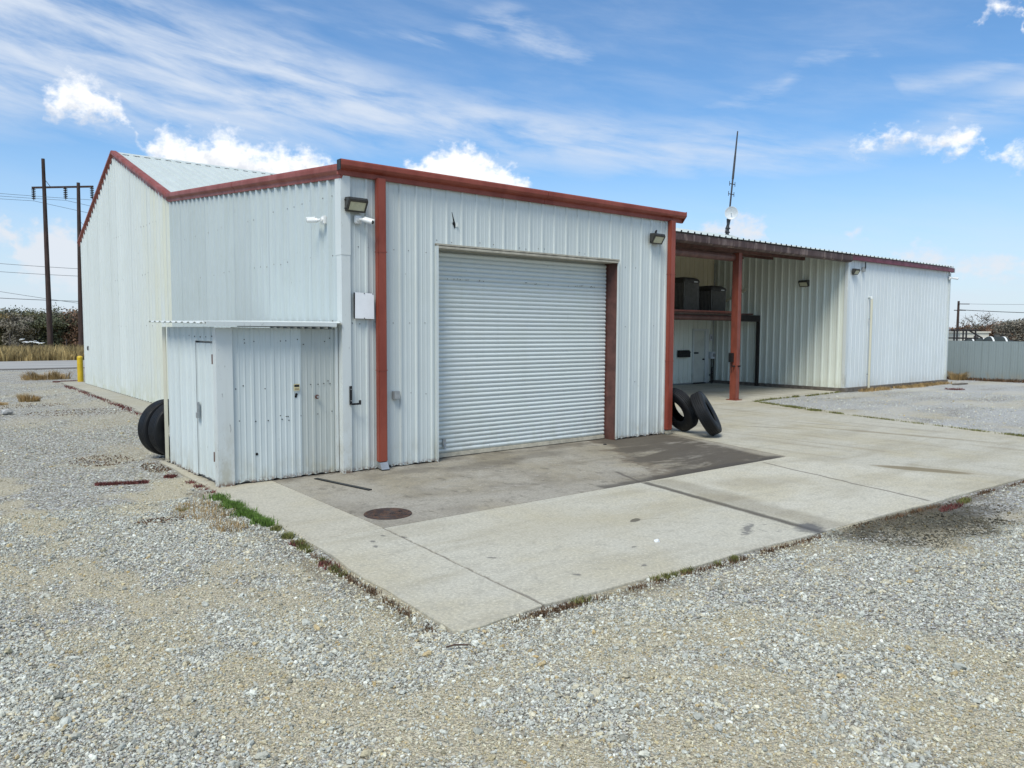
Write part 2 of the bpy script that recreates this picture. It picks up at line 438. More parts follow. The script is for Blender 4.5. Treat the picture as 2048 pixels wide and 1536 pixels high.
def concrete(name, c, mottle=.22, stain_nodes=None):
    m, nt, b = base_mat(name, .88, 0, .3)
    p = geo(nt)
    oi = nt.n('ShaderNodeObjectInfo').outputs['Random']
    big = nt.noise(p, .55, 4, .6, .3); mid = nt.noise(p, 5.5, 6, .74); fine = nt.noise(p, 30, 5, .8)
    sweep = nt.noise(nt.vm('MULTIPLY', p, (.35, 1.6, 1)), 1.0, 5, .62, .5)
    col = nt.mix(nt.ss(oi, 0, 1), tuple(x * .95 for x in c), tuple(x * 1.04 for x in c))
    col = nt.mix(nt.m('MULTIPLY', nt.ss(big, .40, .68), mottle * 2.2), col, (c[0] * .84, c[1] * .77, c[2] * .60))
    col = nt.mix(nt.m('MULTIPLY', nt.ss(sweep, .48, .70), mottle * 2.0), col, (c[0] * .62, c[1] * .58, c[2] * .50))
    col = nt.mix(nt.m('MULTIPLY', nt.ss(mid, .47, .70), mottle * 2.0), col, tuple(x * .58 for x in c))
    col = nt.mix(nt.m('MULTIPLY', nt.ss(fine, .45, .62), .60), col, tuple(x * .60 for x in c))
    col = nt.mix(nt.m('MULTIPLY', nt.ss(fine, .46, .34), .6), col, tuple(min(1, x * 1.30) for x in c))
    pit = nt.noise(p, 11, 3, .6)
    col = nt.mix(nt.m('MULTIPLY', nt.ss(pit, .70, .76), .6), col, tuple(x * .40 for x in c))
    if stain_nodes: col = stain_nodes(nt, p, col)
    nt.set(b.inputs['Base Color'], col)
    bump(nt, b, nt.m('ADD', nt.m('MULTIPLY', fine, .7), mid), .45, .008)
    return m


def sep_xy(nt, p):
    s = nt.n('ShaderNodeSeparateXYZ', i_0=p)
    return s.outputs[0], s.outputs[1]


def blob(nt, p, cx, cy, rx, ry, ang=0, nzs=2.0, nza=.6, soft=.5):
    """noise edged elliptical stain at a place on the slab"""
    q = nt.vm('SUBTRACT', p, (cx, cy, 0))
    vr = nt.n('ShaderNodeVectorRotate', rotation_type='Z_AXIS', i_Vector=q); vr.inputs['Angle'].default_value = -ang
    dd = nt.vm('LENGTH', nt.vm('MULTIPLY', vr.outputs[0], (1 / rx, 1 / ry, 0)))
    n_ = nt.m('MULTIPLY', nt.m('SUBTRACT', nt.noise(p, nzs, 5, .65), .5), nza * 2)
    return nt.ss(nt.m('ADD', dd, n_), 1.0, 1.0 - soft)


def line_stain(nt, p, a, b_, wd, nza=.05, nzs=3):
    """dirt gathered along a joint or crack from a to b_"""
    ax, ay = a; bx, by = b_
    L = math.hypot(bx - ax, by - ay); ang = math.atan2(by - ay, bx - ax)
    q = nt.vm('SUBTRACT', p, ((ax + bx) / 2, (ay + by) / 2, 0))
    vr = nt.n('ShaderNodeVectorRotate', rotation_type='Z_AXIS', i_Vector=q); vr.inputs['Angle'].default_value = -ang
    x, y = sep_xy(nt, vr.outputs[0])
    y = nt.m('ADD', y, nt.m('MULTIPLY', nt.m('SUBTRACT', nt.noise(p, nzs, 4, .6), .5), nza * 2))
    across = nt.ss(nt.m('ABSOLUTE', y), wd, wd * .25)
    return nt.m('MULTIPLY', across, nt.ss(nt.m('ABSOLUTE', x), L / 2 + .05, L / 2 - .05))


def stains_back(nt, p, col):
    x, y = sep_xy(nt, p)
    nz_ = nt.m('MULTIPLY', nt.m('SUBTRACT', nt.noise(p, .9, 5, .62), .5), 2.2)
    left = nt.m('SUBTRACT', x, nt.m('ADD', 5.35, nt.m('MULTIPLY', y, .50)))
    left = nt.ss(nt.m('ADD', left, nz_), -.05, .35)
    rgt = nt.ss(nt.m('ADD', nt.m('SUBTRACT', nt.m('ADD', 7.75, nt.m('MULTIPLY', y, .26)), x), nt.m('MULTIPLY', nz_, .25)), 0, .2)
    oil = nt.m('MULTIPLY', left, rgt)
    gap = nt.ss(nt.noise(nt.vm('MULTIPLY', p, (.5, 1.6, 1)), 1.5, 5, .65, .4), .52, .66)
    gap = nt.m('MULTIPLY', gap, nt.ss(y, -.2, -1.2))
    oil = nt.m('MULTIPLY', oil, nt.m('SUBTRACT', 1.0, nt.m('MULTIPLY', gap, .8)))
    col = nt.mix(nt.m('MULTIPLY', oil, .84), col, (.055, .044, .033))
    drip = nt.ss(nt.noise(nt.vm('MULTIPLY', p, (1.2, .8, 1)), 3.5, 5, .7, .3), .56, .66)
    col = nt.mix(nt.m('MULTIPLY', drip, .45), col, (.085, .072, .055))
    rim = nt.m('MULTIPLY', nt.ss(nt.m('ABSOLUTE', nt.m('SUBTRACT', left, .5)), .5, .1), rgt)
    col = nt.mix(nt.m('MULTIPLY', rim, .35), col, (.12, .085, .05))
    wid = nt.ss(nt.noise(p, 1.1, 5, .65, .6), .45, .7)
    col = nt.mix(nt.m('MULTIPLY', wid, .42), col, (.12, .103, .08))
    for a in ((2.2, -.75, 1.2, .35, .1), (3.6, -.5, 1.0, .3, 0), (1.0, -.5, .6, .25, 0)):
        col = nt.mix(nt.m('MULTIPLY', blob(nt, p, *a), .45), col, (.10, .088, .072))
    rub = nt.ss(nt.noise(nt.vm('MULTIPLY', p, (3, 6, 1)), 2.0, 5, .75), .58, .68)
    col = nt.mix(nt.m('MULTIPLY', nt.m('MULTIPLY', rub, blob(nt, p, 2.0, -1.7, 2.8, 1.3, 0)), .75), col, (.50, .49, .46))
    col = nt.mix(nt.m('MULTIPLY', line_stain(nt, p, (2.4, -3.30), (7.0, -3.30), .22, .12), .75), col, (.06, .053, .045))
    col = nt.mix(nt.m('MULTIPLY', line_stain(nt, p, (3.5, -2.5), (3.15, -3.35), .05, .03), .7), col, (.08, .07, .06))
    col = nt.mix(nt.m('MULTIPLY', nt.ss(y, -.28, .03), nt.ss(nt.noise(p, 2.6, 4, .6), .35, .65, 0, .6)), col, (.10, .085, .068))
    return col


def stains_front(nt, p, col):
    S = lambda m_, k, c: nt.mix(nt.m('MULTIPLY', m_, k), col, c)
    col = S(line_stain(nt, p, (3.20, -3.36), (2.62, -6.5), .10, .04), .85, (.065, .058, .05))
    col = S(line_stain(nt, p, (3.50, -3.40), (2.95, -6.5), .42, .25, 1.6), .42, (.17, .145, .10))
    col = S(line_stain(nt, p, (6.15, -3.44), (5.65, -5.26), .045, .10, 1.2), .7, (.12, .105, .085))
    col = S(line_stain(nt, p, (5.65, -5.26), (5.3, -6.55), .045, .10, 1.2), .7, (.12, .105, .085))
    col = S(line_stain(nt, p, (-1.19, -3.33), (-1.36, -6.4), .022, .03, 5), .7, (.13, .115, .10))
    col = S(blob(nt, p, 1.37, -4.84, .13, .055, .3, 9, .5, .2), .92, (.03, .03, .032))
    col = S(line_stain(nt, p, (1.42, -4.86), (1.75, -4.98), .012, .03, 6), .6, (.06, .06, .06))
    col = S(blob(nt, p, 2.74, -6.30, .34, .20, .5, 5, .9, .6), .8, (.085, .087, .092))
    ring = nt.m('MULTIPLY', blob(nt, p, 2.35, -6.05, .24, .17, .2, 3, .3, .1), nt.m('SUBTRACT', 1.0, blob(nt, p, 2.35, -6.05, .19, .125, .2, 3, .3, .1)))
    col = S(nt.m('MULTIPLY', ring, nt.ss(nt.noise(p, 9, 4, .7), .5, .62)), .6, (.12, .12, .12))
    col = S(blob(nt, p, 2.05, -5.92, .34, .07, .5, 9, 1.7, .5), .65, (.08, .08, .085))
    for cx, cy in ((-1.55, -3.75), (-1.35, -3.62), (-1.62, -3.95), (-1.2, -3.8), (.5, -5.6), (-.6, -5.9), (.1, -6.1), (-.9, -5.0)):
        col = S(blob(nt, p, cx, cy, .055, .03, cx, 16, 1.3, .5), .7, (.10, .098, .095))
    col = S(blob(nt, p, .6, -4.6, 2.2, .8, -.3, .8, .5, .9), .30, (.34, .30, .20))
    col = S(blob(nt, p, 4.6, -4.4, 1.6, .5, -.5, 1, .5, .9), .35, (.26, .23, .17))
    return col


M['conc_front'] = concrete('concrete_front', (.505, .485, .405), .26, stains_front)
M['conc_back'] = concrete('concrete_back', (.34, .318, .268), .32, stains_back)
M['conc_side'] = concrete('concrete_side', (.465, .44, .36), .24)


def stains_right(nt, p, col):
    S = lambda m_, k, c: nt.mix(nt.m('MULTIPLY', m_, k), col, c)
    lanes = nt.noise(nt.vm('MULTIPLY', p, (1.5, .16, 1)), 1.6, 5, .66, .3)
    col = S(nt.ss(lanes, .52, .66), .38, (.24, .21, .155))
    col = S(nt.ss(lanes, .44, .32), .35, (.56, .55, .49))
    col = S(blob(nt, p, 7.65, -5.40, .86, .23, R_(-69), 1.5, .22, .35), .85, (.19, .155, .09))
    col = S(blob(nt, p, 11.8, -3.2, 2.6, .16, R_(-80), 1, .5), .5, (.2, .17, .11))
    col = S(blob(nt, p, 10.5, -.6, .9, .10, R_(-60), 2, .8), .5, (.15, .14, .12))
    col = S(blob(nt, p, 12.2, -1.2, 1.3, .08, R_(-75), 2, .8), .45, (.15, .14, .12))
    col = S(line_stain(nt, p, (7.05, -3.33), (7.95, .35), .05, .03), .6, (.14, .12, .095))
    return col


M['conc_right'] = concrete('concrete_right', (.495, .475, .395), .30, stains_right)
M['conc_walk'] = concrete('concrete_walk', (.40, .385, .325), .22)
M['conc_dark'] = plain('soil_joint', (.10, .085, .068), .95, 0, .3, 8)

# gravel ground
m, nt, b = base_mat('gravel', .95, 0, .25)
p = geo(nt)
x, y = sep_xy(nt, p)
v1 = nt.n('ShaderNodeTexVoronoi', i_Vector=p, i_Scale=42.0); v2 = nt.n('ShaderNodeTexVoronoi', i_Vector=p, i_Scale=85.0)
big = nt.noise(p, .33, 4, .6, .6); mid = nt.noise(p, 1.7, 4, .6)
ramp = nt.n('ShaderNodeValToRGB', i_Fac=nt.n('ShaderNodeSeparateColor', i_0=v1.outputs['Color']).outputs[0])
cr = ramp.color_ramp
cr.elements[0].position = 0; cr.elements[0].color = (.10, .095, .08, 1)
cr.elements[1].position = 1; cr.elements[1].color = (.62, .64, .63, 1)
for pos, c in ((.25, (.20, .19, .165, 1)), (.5, (.36, .355, .33, 1)), (.72, (.35, .305, .225, 1)), (.85, (.50, .51, .50, 1))):
    e = cr.elements.new(pos); e.color = c
r2 = nt.n('ShaderNodeSeparateColor', i_0=v2.outputs['Color']).outputs[0]
fi = nt.n('ShaderNodeAttribute', attribute_name='fines').outputs['Fac']
fi = nt.ss(nt.m('ADD', fi, nt.m('MULTIPLY', nt.m('SUBTRACT', mid, .5), .5)), .1, .75)
near = nt.ss(y, 6.0, 0.0, .45, 1.0)
tanc = nt.mix(r2, (.31, .27, .18), (.60, .545, .40))
col = nt.mix(nt.m('MULTIPLY', nt.m('MULTIPLY', fi, near), .85), ramp.outputs[0], tanc)
wet = nt.m('MAXIMUM', blob(nt, p, 4.4, -6.95, 1.6, .66, .02, 1.6, .5, .6), blob(nt, p, 3.2, -6.75, .5, .16, .2, 2, .5, .5))
col = nt.mix(nt.m('MULTIPLY', wet, .85), col, (.06, .054, .038))
edge = nt.m('MAXIMUM', line_stain(nt, p, (-2.27, -6.42), (14, -7.12), .16, .14, 2), line_stain(nt, p, (-2.3, 0), (-2.42, -6.4), .16, .14, 2))
col = nt.mix(nt.m('MULTIPLY', edge, .55), col, (.11, .088, .06))
wts = nt.ss(nt.noise(nt.vm('MULTIPLY', p, (.25, .7, 1)), .8, 4, .6), .3, .6)
col = nt.mix(nt.m('MULTIPLY', nt.m('MULTIPLY', wts, nt.ss(x, 8, 14)), .5), col, (.52, .535, .535))
nt.set(b.inputs['Base Color'], col)
h = nt.m('ADD', nt.m('MULTIPLY', v1.outputs['Distance'], -1.0), nt.m('MULTIPLY', v2.outputs['Distance'], -.5))
bump(nt, b, h, .9, .02)
M['gravel'] = m

m, nt, b = base_mat('gravel_stone', .9, 0, .25)
at = nt.n('ShaderNodeAttribute', attribute_type='INSTANCER', attribute_name='tint')
p = geo(nt)
c0 = nt.mix(nt.ss(nt.noise(p, 60, 3, .6), .3, .7), (.82, .82, .82), (1.12, 1.12, 1.12))
nt.set(b.inputs['Base Color'], nt.mix(1.0, at.outputs['Color'], c0, 'MULTIPLY'))
M['gravel_stone'] = m

m, nt, b = base_mat('asphalt', .9)
p = geo(nt)
nt.set(b.inputs['Base Color'], nt.mix(nt.ss(nt.noise(nt.vm('MULTIPLY', p, (.15, 1.2, 1)), 1.0, 5, .6), .3, .7), (.27, .265, .25), (.38, .37, .345)))
M['asphalt'] = m
m, nt, b = base_mat('field', .95)
p = geo(nt)
nt.set(b.inputs['Base Color'], nt.mix(nt.ss(nt.noise(p, .25, 6, .7), .35, .65), (.17, .155, .05), (.30, .23, .09)))
M['field'] = m

# ------------------------------------------------------------------ ground and pavement


def smooth01(t):
    t = np.clip(t, 0, 1); return t * t * (3 - 2 * t)


def rise(X, Y):
    """the lot climbs a little along the gable end of the building"""
    X = np.asarray(X, float); Y = np.asarray(Y, float)
    return .20 * smooth01((Y - 2.5) / 8.5) * (1 - smooth01((Y - 25) / 9)) * smooth01((3.0 - X) / 2.0)


def ground_z(X, Y):
    X = np.asarray(X, float); Y = np.asarray(Y, float)
    und = .006 * np.sin(X * 1.7 + .6 * Y) + .005 * np.sin(Y * 2.3 - X * .8) + .004 * np.sin(3.9 * X + 2.7 * Y)
    return -.022 + und + rise(X, Y)


LANES = [([(-4.9, 22), (-4.5, 8), (-4.33, .9), (-4.14, -2.8), (-3.9, -4.85), (-3.4, -6.8), (-2.6, -8.6)], .20, .95), ([(-6.4, 20), (-5.6, 6), (-4.95, -.6), (-4.66, -3.2), (-4.3, -5.4), (-3.8, -7.2), (-3.0, -9.2)], .22, .75),
         ([(-3.4, -6.9), (-2.0, -7.15), (-.2, -7.5), (.45, -8.5), (.7, -9.5)], .30, .75), ([(-2.3, -6.6), (1.0, -6.95), (4.0, -7.3), (9.0, -8.0)], .16, .45), ([(1.2, -9.6), (3.5, -8.6), (8, -8.6)], .25, .6), ([(-6.8, -7.2), (-5.0, -8.0), (-3.2, -9.3)], .3, .5)]


def lane_dist(X, Y, pts):
    d_ = np.full(np.shape(X), 1e9)
    for (ax_, ay_), (bx_, by_) in zip(pts[:-1], pts[1:]):
        L2 = (bx_ - ax_) ** 2 + (by_ - ay_) ** 2
        t = np.clip(((X - ax_) * (bx_ - ax_) + (Y - ay_) * (by_ - ay_)) / L2, 0, 1)
        d_ = np.minimum(d_, np.hypot(X - ax_ - t * (bx_ - ax_), Y - ay_ - t * (by_ - ay_)))
    return d_


def fines(X, Y):
    """share of compacted tan fines against loose stones: wheel lanes and natural drifts"""
    pn_ = np.sin(X * 1.1 + .7 * np.sin(Y * .9)) + np.sin(Y * 1.4 + 1.3 * np.sin(X * .6)) + .8 * np.sin(2.7 * X - 1.9 * Y) + .6 * np.sin(5.3 * X + 3.1 * Y + 2 * np.sin(1.7 * Y)) + .5 * np.sin(4.1 * Y - 6.3 * X)
    f_ = .85 / (1 + np.exp((pn_ + .75) * 2.4))
    wob = .12 * np.sin(3.1 * X + 2.3 * Y) + .10 * np.sin(7.1 * Y - 4.2 * X)
    for pts, wd, k in LANES:
        f_ = np.maximum(f_, k * np.exp(-((lane_dist(X, Y, pts) + wob) / wd) ** 2))
    return np.clip(f_, 0, 1), pn_


g = MB(); g.add([(-2500, -2500, -.07), (2500, -2500, -.07), (2500, 2500, -.07), (-2500, 2500, -.07)], [(0, 1, 2, 3)])
tag(g.build('ground', M['field']), kind='structure')
gx = np.concatenate([np.arange(-45, -9, 1.0), np.arange(-9, 14, .14), np.arange(14, 17, .5), np.arange(17, 60, 1.0)])
gy = np.concatenate([np.arange(-30, -12, 1.0), np.arange(-12, 4, .14), np.arange(4, 38.9, .6), [38.9]])
XX, YY = np.meshgrid(gx, gy)
ZZ = ground_z(XX, YY)
V = np.stack([XX, YY, ZZ], -1).reshape(-1, 3)
nx, ny = len(gx), len(gy)
ii = np.arange(ny - 1)[:, None] * nx + np.arange(nx - 1)[None, :]
F = np.stack([ii, ii + 1, ii + nx + 1, ii + nx], -1).reshape(-1)
lot = tag(bigmesh('gravel_lot', V, F, 4, M['gravel'], smooth=True), kind='structure')
fa_ = lot.data.attributes.new('fines', 'FLOAT', 'POINT'); fa_.data.foreach_set('value', fines(XX, YY)[0].astype(np.float32).ravel())
g = MB(); g.box(-300, 300, 39.3, 50.6, -.06, .0)
tag(g.build('road', M['asphalt']), kind='structure')
g = MB(); g.box(-300, 300, 38.2, 39.5, -.055, -.012)
tag(g.build('road_shoulder', M['conc_dark']), kind='structure')

pave = empty('concrete_pavement', kind='structure')


def slab(poly, mat, gap=.006, top=0.0, depth=.14):
    c = np.mean(np.array(poly), 0)
    pts = []
    n = len(poly)
    for i in range(n):
        a = Vector(poly[i - 1]); o = Vector(poly[i]); b_ = Vector(poly[(i + 1) % n])
        e1 = (o - a).normalized(); e2 = (b_ - o).normalized()
        bis = (Vector((-e1.y, e1.x)) + Vector((-e2.y, e2.x)))
        bis = bis / max(bis.length_squared / 2, .2)
        pts.append(o + bis * gap)
    mb = MB(); k = len(pts)
    vs = [(p_.x, p_.y, top - depth) for p_ in pts] + [(p_.x, p_.y, top - .008) for p_ in pts]
    ins = [p_ + (Vector(c) - p_).normalized() * .007 for p_ in pts]
    vs += [(p_.x, p_.y, top) for p_ in ins]
    fs = [(i, (i + 1) % k, k + (i + 1) % k, k + i) for i in range(k)]
    fs += [(k + i, k + (i + 1) % k, 2 * k + (i + 1) % k, 2 * k + i) for i in range(k)]
    fs += [tuple(range(2 * k, 3 * k))]
    mb.add(vs, fs)
    return mb.build('concrete_slab', mat, pave)


def rough_edge(a, b_, amp, seed, step=.35):
    rr = random.Random(seed); a, b_ = Vector(a), Vector(b_)
    n = max(2, int((b_ - a).length / step)); t = (b_ - a).normalized(); nn = Vector((-t.y, t.x)); out = []
    for i in range(n + 1):
        q = a.lerp(b_, i / n) + nn * (rr.uniform(-amp, amp) if 0 < i < n else 0)
        out.append((q.x, q.y))
    return out


J = -3.33
# row beside the building
slab([(-2.02, 2.9)] + rough_edge((-2.02, 2.9), (-2.10, J), .02, 1)[1:-1] + [(-2.10, J), (-1.18, J), (-1.10, 2.9)], M['conc_side'])
slab([(-1.10, 2.9), (-1.18, J), (3.17, J), (3.17, 2.9)], M['conc_back'])
slab([(3.17, 2.9), (3.17, J), (7.05, J), (7.95, .35), (7.95, 2.9)], M['conc_back'])
# front row
slab(rough_edge((-2.10, J), (-2.26, -6.25), .02, 2)[:-1] + [(-2.25, -6.27)] + rough_edge((-2.18, -6.34), (-1.36, -6.30), .03, 3, .2) + [(-1.18, J)], M['conc_front'])
slab([(-1.18, J), (-1.36, -6.30)] + rough_edge((-1.36, -6.30), (2.62, -6.50), .018, 4)[1:] + [(3.17, J)], M['conc_front'])
slab([(3.17, J), (2.62, -6.50)] + rough_edge((2.62, -6.50), (7.35, -6.70), .015, 5)[1:] + [(7.05, J)], M['conc_front'])
# yard to the right
slab([(7.05, J), (7.35, -6.70)] + rough_edge((7.35, -6.70), (13.3, -7.0), .015, 6)[1:] + rough_edge((13.3, -7.0), (16.2, 3.3), .03, 7, .6)[1:] + [(16.2, 3.6), (7.95, 3.6), (7.95, .35)], M['conc_right'])
slab([(7.95, 3.6), (16.2, 3.6), (22.44, 3.85), (22.44, 9.75), (7.95, 9.75)], M['conc_right'])
# walk along the gable end
for i in range(3):
    y0 = 4.3 + i * 5.9
    for (a, b_) in ((y0, y0 + 5.88),):
        mb = MB()
        z0, z1 = float(rise(-.5, a)), float(rise(-.5, b_))
        xo = -.80 + .08 * i
        if i == 2: b_ = 22.6
        ys = np.linspace(a, b_, 7)
        vs = []
        for yy in ys:
            zz = float(rise(-.5, yy)) + .012
            vs += [(xo + random.Random(yy).uniform(-.03, .03), yy, zz), (0.35, yy, zz), (0.35, yy, zz - .12), (xo, yy, zz - .12)]
        fs = []
        for k in range(6):
            for j in range(4): fs.append((4 * k + j, 4 * k + (j + 1) % 4, 4 * k + 4 + (j + 1) % 4, 4 * k + 4 + j))
        fs += [(0, 1, 2, 3), (27, 26, 25, 24)]
        mb.add(vs, fs)
        mb.build('walk_slab', M['conc_walk'], pave)

# ------------------------------------------------------------------ the metal building
bld = empty('metal_building', (0, 0, 0), 0, 'long white metal building with red gutter, roller door and open covered bay', 'building')
PW = .9144


def rib_profile(u0, u1, phase=0.0, hgt=.036, base=.082, top=.040, minor=.006):
    """(u, out) columns of an R-panel between u0 and u1"""
    pts = []
    pitch = .3048
    k0 = int(math.floor((u0 - phase) / pitch)) - 1; k1 = int(math.ceil((u1 - phase) / pitch)) + 1
    for k in range(k0, k1 + 1):
        c = phase + k * pitch
        pts += [(c - base / 2, 0), (c - top / 2, hgt), (c + top / 2, hgt), (c + base / 2, 0)]
        for mc in (pitch * .36, pitch * .64):
            pts += [(c + mc - .016, 0), (c + mc - .007, minor), (c + mc + .007, minor), (c + mc + .016, 0)]
    pts.sort()

    def at_(u):
        for (a, oa), (b_, ob) in zip(pts[:-1], pts[1:]):
            if a <= u <= b_: return oa + (ob - oa) * (u - a) / max(1e-9, b_ - a)
        return 0
    res = [(u0, at_(u0))] + [q for q in pts if u0 + 1e-4 < q[0] < u1 - 1e-4] + [(u1, at_(u1))]
    return res


def sheet_wall(parent, u0, u1, zb, zt, place, mat, name='siding_panel', phase=0.1, **kw):
    """siding sheets from u0 to u1; zb, zt: functions of u; place(u, out, z) -> xyz"""
    objs = []
    k = math.floor((u0 - phase) / PW)
    a = u0; i = 0
    while a < u1 - 1e-4:
        b_ = min(u1, phase + (k + 1) * PW); k += 1
        if b_ - a < 1e-3: continue
        prof = rib_profile(a, b_, phase, **kw)
        lap = .0015 * (i % 2)
        mb = MB(); n = len(prof); vs = []
        kinks = [a]
        for u, o in prof:
            zz0, zz1 = zb(u), zt(u)
            vs.append(place(u, o + lap, zz0)); vs.append(place(u, o + lap, zz1))
        mb.add(vs, [(2 * j, 2 * j + 2, 2 * j + 3, 2 * j + 1) for j in range(n - 1)])
        objs.append(mb.build(name, mat, parent, bevel=0))
        a = b_; i += 1
    return objs


def screws(parent, pts, nrm, mat=None, r=.0085):
    """rows of fastener heads"""
    nrm = Vector(nrm).normalized(); u = nrm.orthogonal().normalized(); v = nrm.cross(u)
    mb = MB()
    for p_ in pts:
        p_ = Vector(p_); vs = []
        for k in range(6):
            t = k * math.pi / 3
            vs.append(p_ + (u * math.cos(t) + v * math.sin(t)) * r)
        vs += [q + nrm * .006 for q in vs]
        mb.add(vs, [tuple(range(6, 12))] + [(k, (k + 1) % 6, 6 + (k + 1) % 6, 6 + k) for k in range(6)])
    o = mb.build('screw_heads', mat or M['screw'], parent); o['kind'] = 'stuff'
    return o


EAVE0, EAVE1, RIDGE = 4.70, 5.52, 7.60
Y1, YR, Y2 = 9.35, 15.3, 21.1
XR = 31.5


def roofz(y):
    if y <= Y1: return EAVE0 + (EAVE1 - EAVE0) * y / Y1
    if y <= YR: return EAVE1 + (RIDGE - EAVE1) * (y - Y1) / (YR - Y1)
    return RIDGE - (RIDGE - 5.42) * (y - YR) / (Y2 - YR)


DX0, DX1, DZ = 1.72, 6.08, 3.66
BX = 7.57
# front wall of the bay with the roller door: backing frame first
fw = MB()
fw.box(.04, DX0 - .06, .035, .10, .02, 4.62); fw.box(DX1 + .06, BX - .02, .035, .10, .02, 4.62)
fw.box(DX0 - .06, DX1 + .06, .035, .10, DZ + .06, 4.62)
front = fw.build('front_wall', M['grey_box'], bld)
pf = lambda u, o, z: (u, -o, z)
rr = random.Random(3)
foot = {}


def footz(u):
    k = round(u * 14)
    if k not in foot: foot[k] = .012 + (rr.random() ** 3) * .035
    return foot[k]


RB = dict(hgt=.024, base=.060, top=.030, minor=.004)
sheet_wall(front, .10, DX0, footz, lambda u: 4.64, pf, M['siding'], **RB)
sheet_wall(front, DX0, DX1, lambda u: DZ + .02, lambda u: 4.64, pf, M['siding'], **RB)
sheet_wall(front, DX1, BX, footz, lambda u: 4.64, pf, M['siding'], **RB)
pts = []
for z in (1.19, 2.36, 3.55):
    u = .12
    while u < 7.5:
        if not (DX0 - .02 < u < DX1 + .02) and rr.random() < .62: pts.append((u + rr.uniform(-.03, .03), -.001, z + rr.uniform(-.02, .02)))
        u += .152
u = DX0
while u < DX1:
    if rr.random() < .5: pts.append((u, -.001, DZ + .10 + rr.uniform(-.02, .02)))
    u += .15
screws(front, pts, (0, -1, 0))

# corner trims
c = MB()
c.prism([(-.045, .14), (-.045, -.045), (.105, -.045), (.105, -.032), (-.032, -.032), (-.032, .14)], 'z', .0, 3.42)
c.prism([(-.050, .15), (-.050, -.050), (.110, -.050), (.110, -.036), (-.036, -.036), (-.036, .15)], 'z', 3.40, 4.63)
ct = c.build('corner_trim', M['trim_white'], bld)
ct['label'] = 'scuffed white corner trim at front corner'
c = MB(); c.box(BX - .01, 7.805, -.040, .02, .02, 4.6); c.box(7.765, 7.808, -.045, .30, .02, 4.6)
c.build('corner_trim', M['trim_white'], bld)
# door frame trims
c = MB(); c.box(DX0 - .035, DX0 + .010, -.050, .20, .0, DZ + .02); c.build('door_trim', M['siding'], bld)
c = MB(); c.box(DX0 - .035, DX1 + .03, -.052, -.006, DZ + .0, DZ + .04); c.box(DX0 + .01, DX1, -.052, .26, DZ - .035, DZ + .012)
c.build('door_header_trim', M['beige_lip'], bld)
c = MB(); c.box(DX1 - .002, DX1 + .035, -.048, -.006, .02, DZ); c.build('door_trim', M['siding'], bld)
c = MB(); c.box(DX1 - .012, DX1 + .02, -.02, .32, .0, DZ - .04); c.box(DX1 - .035, DX1 - .012, .25, .32, 0, DZ - .04)
c.build('door_jamb', M['jamb'], bld)
# roller door: curtain of interlocking slats
dn = MB(); dn.box(DX0, DX1, .31, .33, 0, DZ)
door = dn.build('roller_door', M['door'], bld)
NS = 44; pitch = (DZ - .06 - .085) / NS
mb = MB(); prof = []
for k in range(9):
    t = k / 8
    prof.append((-.019 * math.sin(math.pi * t) ** .8 - .004, .010 + t * (pitch - .012)))
prof = [(.004, 0.0)] + prof + [(.004, pitch - .001)]
vs = []
for xx in (DX0 + .012, DX1 - .014):
    for (yy, zz) in prof: vs.append((xx, yy, zz))
n = len(prof)
mb.add(vs, [(i, i + 1, n + i + 1, n + i) for i in range(n - 1)])
sl0 = mb.build('slat', M['door'], door, smooth=50, loc=(0, .28, .085))
for k in range(1, NS):
    share('slat', sl0.data, door, (0, .28 + rr.uniform(-.002, .002), .085 + k * pitch))
c = MB(); c.box(DX0 + .012, DX1 - .02, .25, .30, .012, .082); c.build('bottom_bar', M['door_bar'], door, bevel=.004)
c = MB(); c.box(2.0, 2.06, .232, .256, .20, .34); c.tube((2.03, .235, .27), (2.03, .215, .16), .012); c.build('lock', M['galv'], door)
# dents and chips along one slat
pts = [(rr.choice([2.2, 2.7, 2.75, 5.2, 5.45, 5.5, 4.2]) + rr.uniform(-.35, .35), .253, 3.14 + rr.uniform(-.012, .012)) for _ in range(26)]
screws(door, pts, (0, -1, 0), M['screw'], .008)

# left wall, lower-pitched part (shed part) and gable, all in the plane X = 0
pl = lambda u, o, z: (-o, u, z)
bk = MB(); bk.prism([(.06, .02), (Y2 - .05, .2), (Y2 - .05, 5.25), (YR, 7.35), (Y1, 5.35), (.06, 4.55)], 'x', .04, .10)
leftw = bk.build('left_wall', M['grey_box'], bld)
topl = lambda u: roofz(u) - .04
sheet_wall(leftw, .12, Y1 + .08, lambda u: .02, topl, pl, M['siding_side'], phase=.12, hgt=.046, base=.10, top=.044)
pg = lambda u, o, z: (-o - .004, u, z)
sheet_wall(leftw, Y1 + .08, YR, lambda u: float(rise(-.3, u)) + .03, topl, pg, M['siding_gable'], phase=Y1 + .23, hgt=.048, base=.11, top=.05)
sheet_wall(leftw, YR, Y2, lambda u: float(rise(-.3, u)) + .03, topl, pg, M['siding_gable'], phase=Y1 + .23, hgt=.048, base=.11, top=.05)
pts = []; pts2 = []
for z in (2.37, 3.42, 4.35):
    u = .2
    while u < Y1:
        if rr.random() < .6: pts.append((-.001, u + rr.uniform(-.02, .02), z + rr.uniform(-.02, .02)))
        u += .16
for z in (2.33, 3.75, 5.05):
    u = Y1 + .2
    while u < Y2:
        if z < topl(u) - .2 and rr.random() < .8: pts2.append((-.006, u + rr.uniform(-.02, .02), z + rr.uniform(-.015, .015)))
        u += .16
screws(leftw, pts, (-1, 0, 0), None, .011); screws(leftw, pts2, (-1, 0, 0), None, .017)

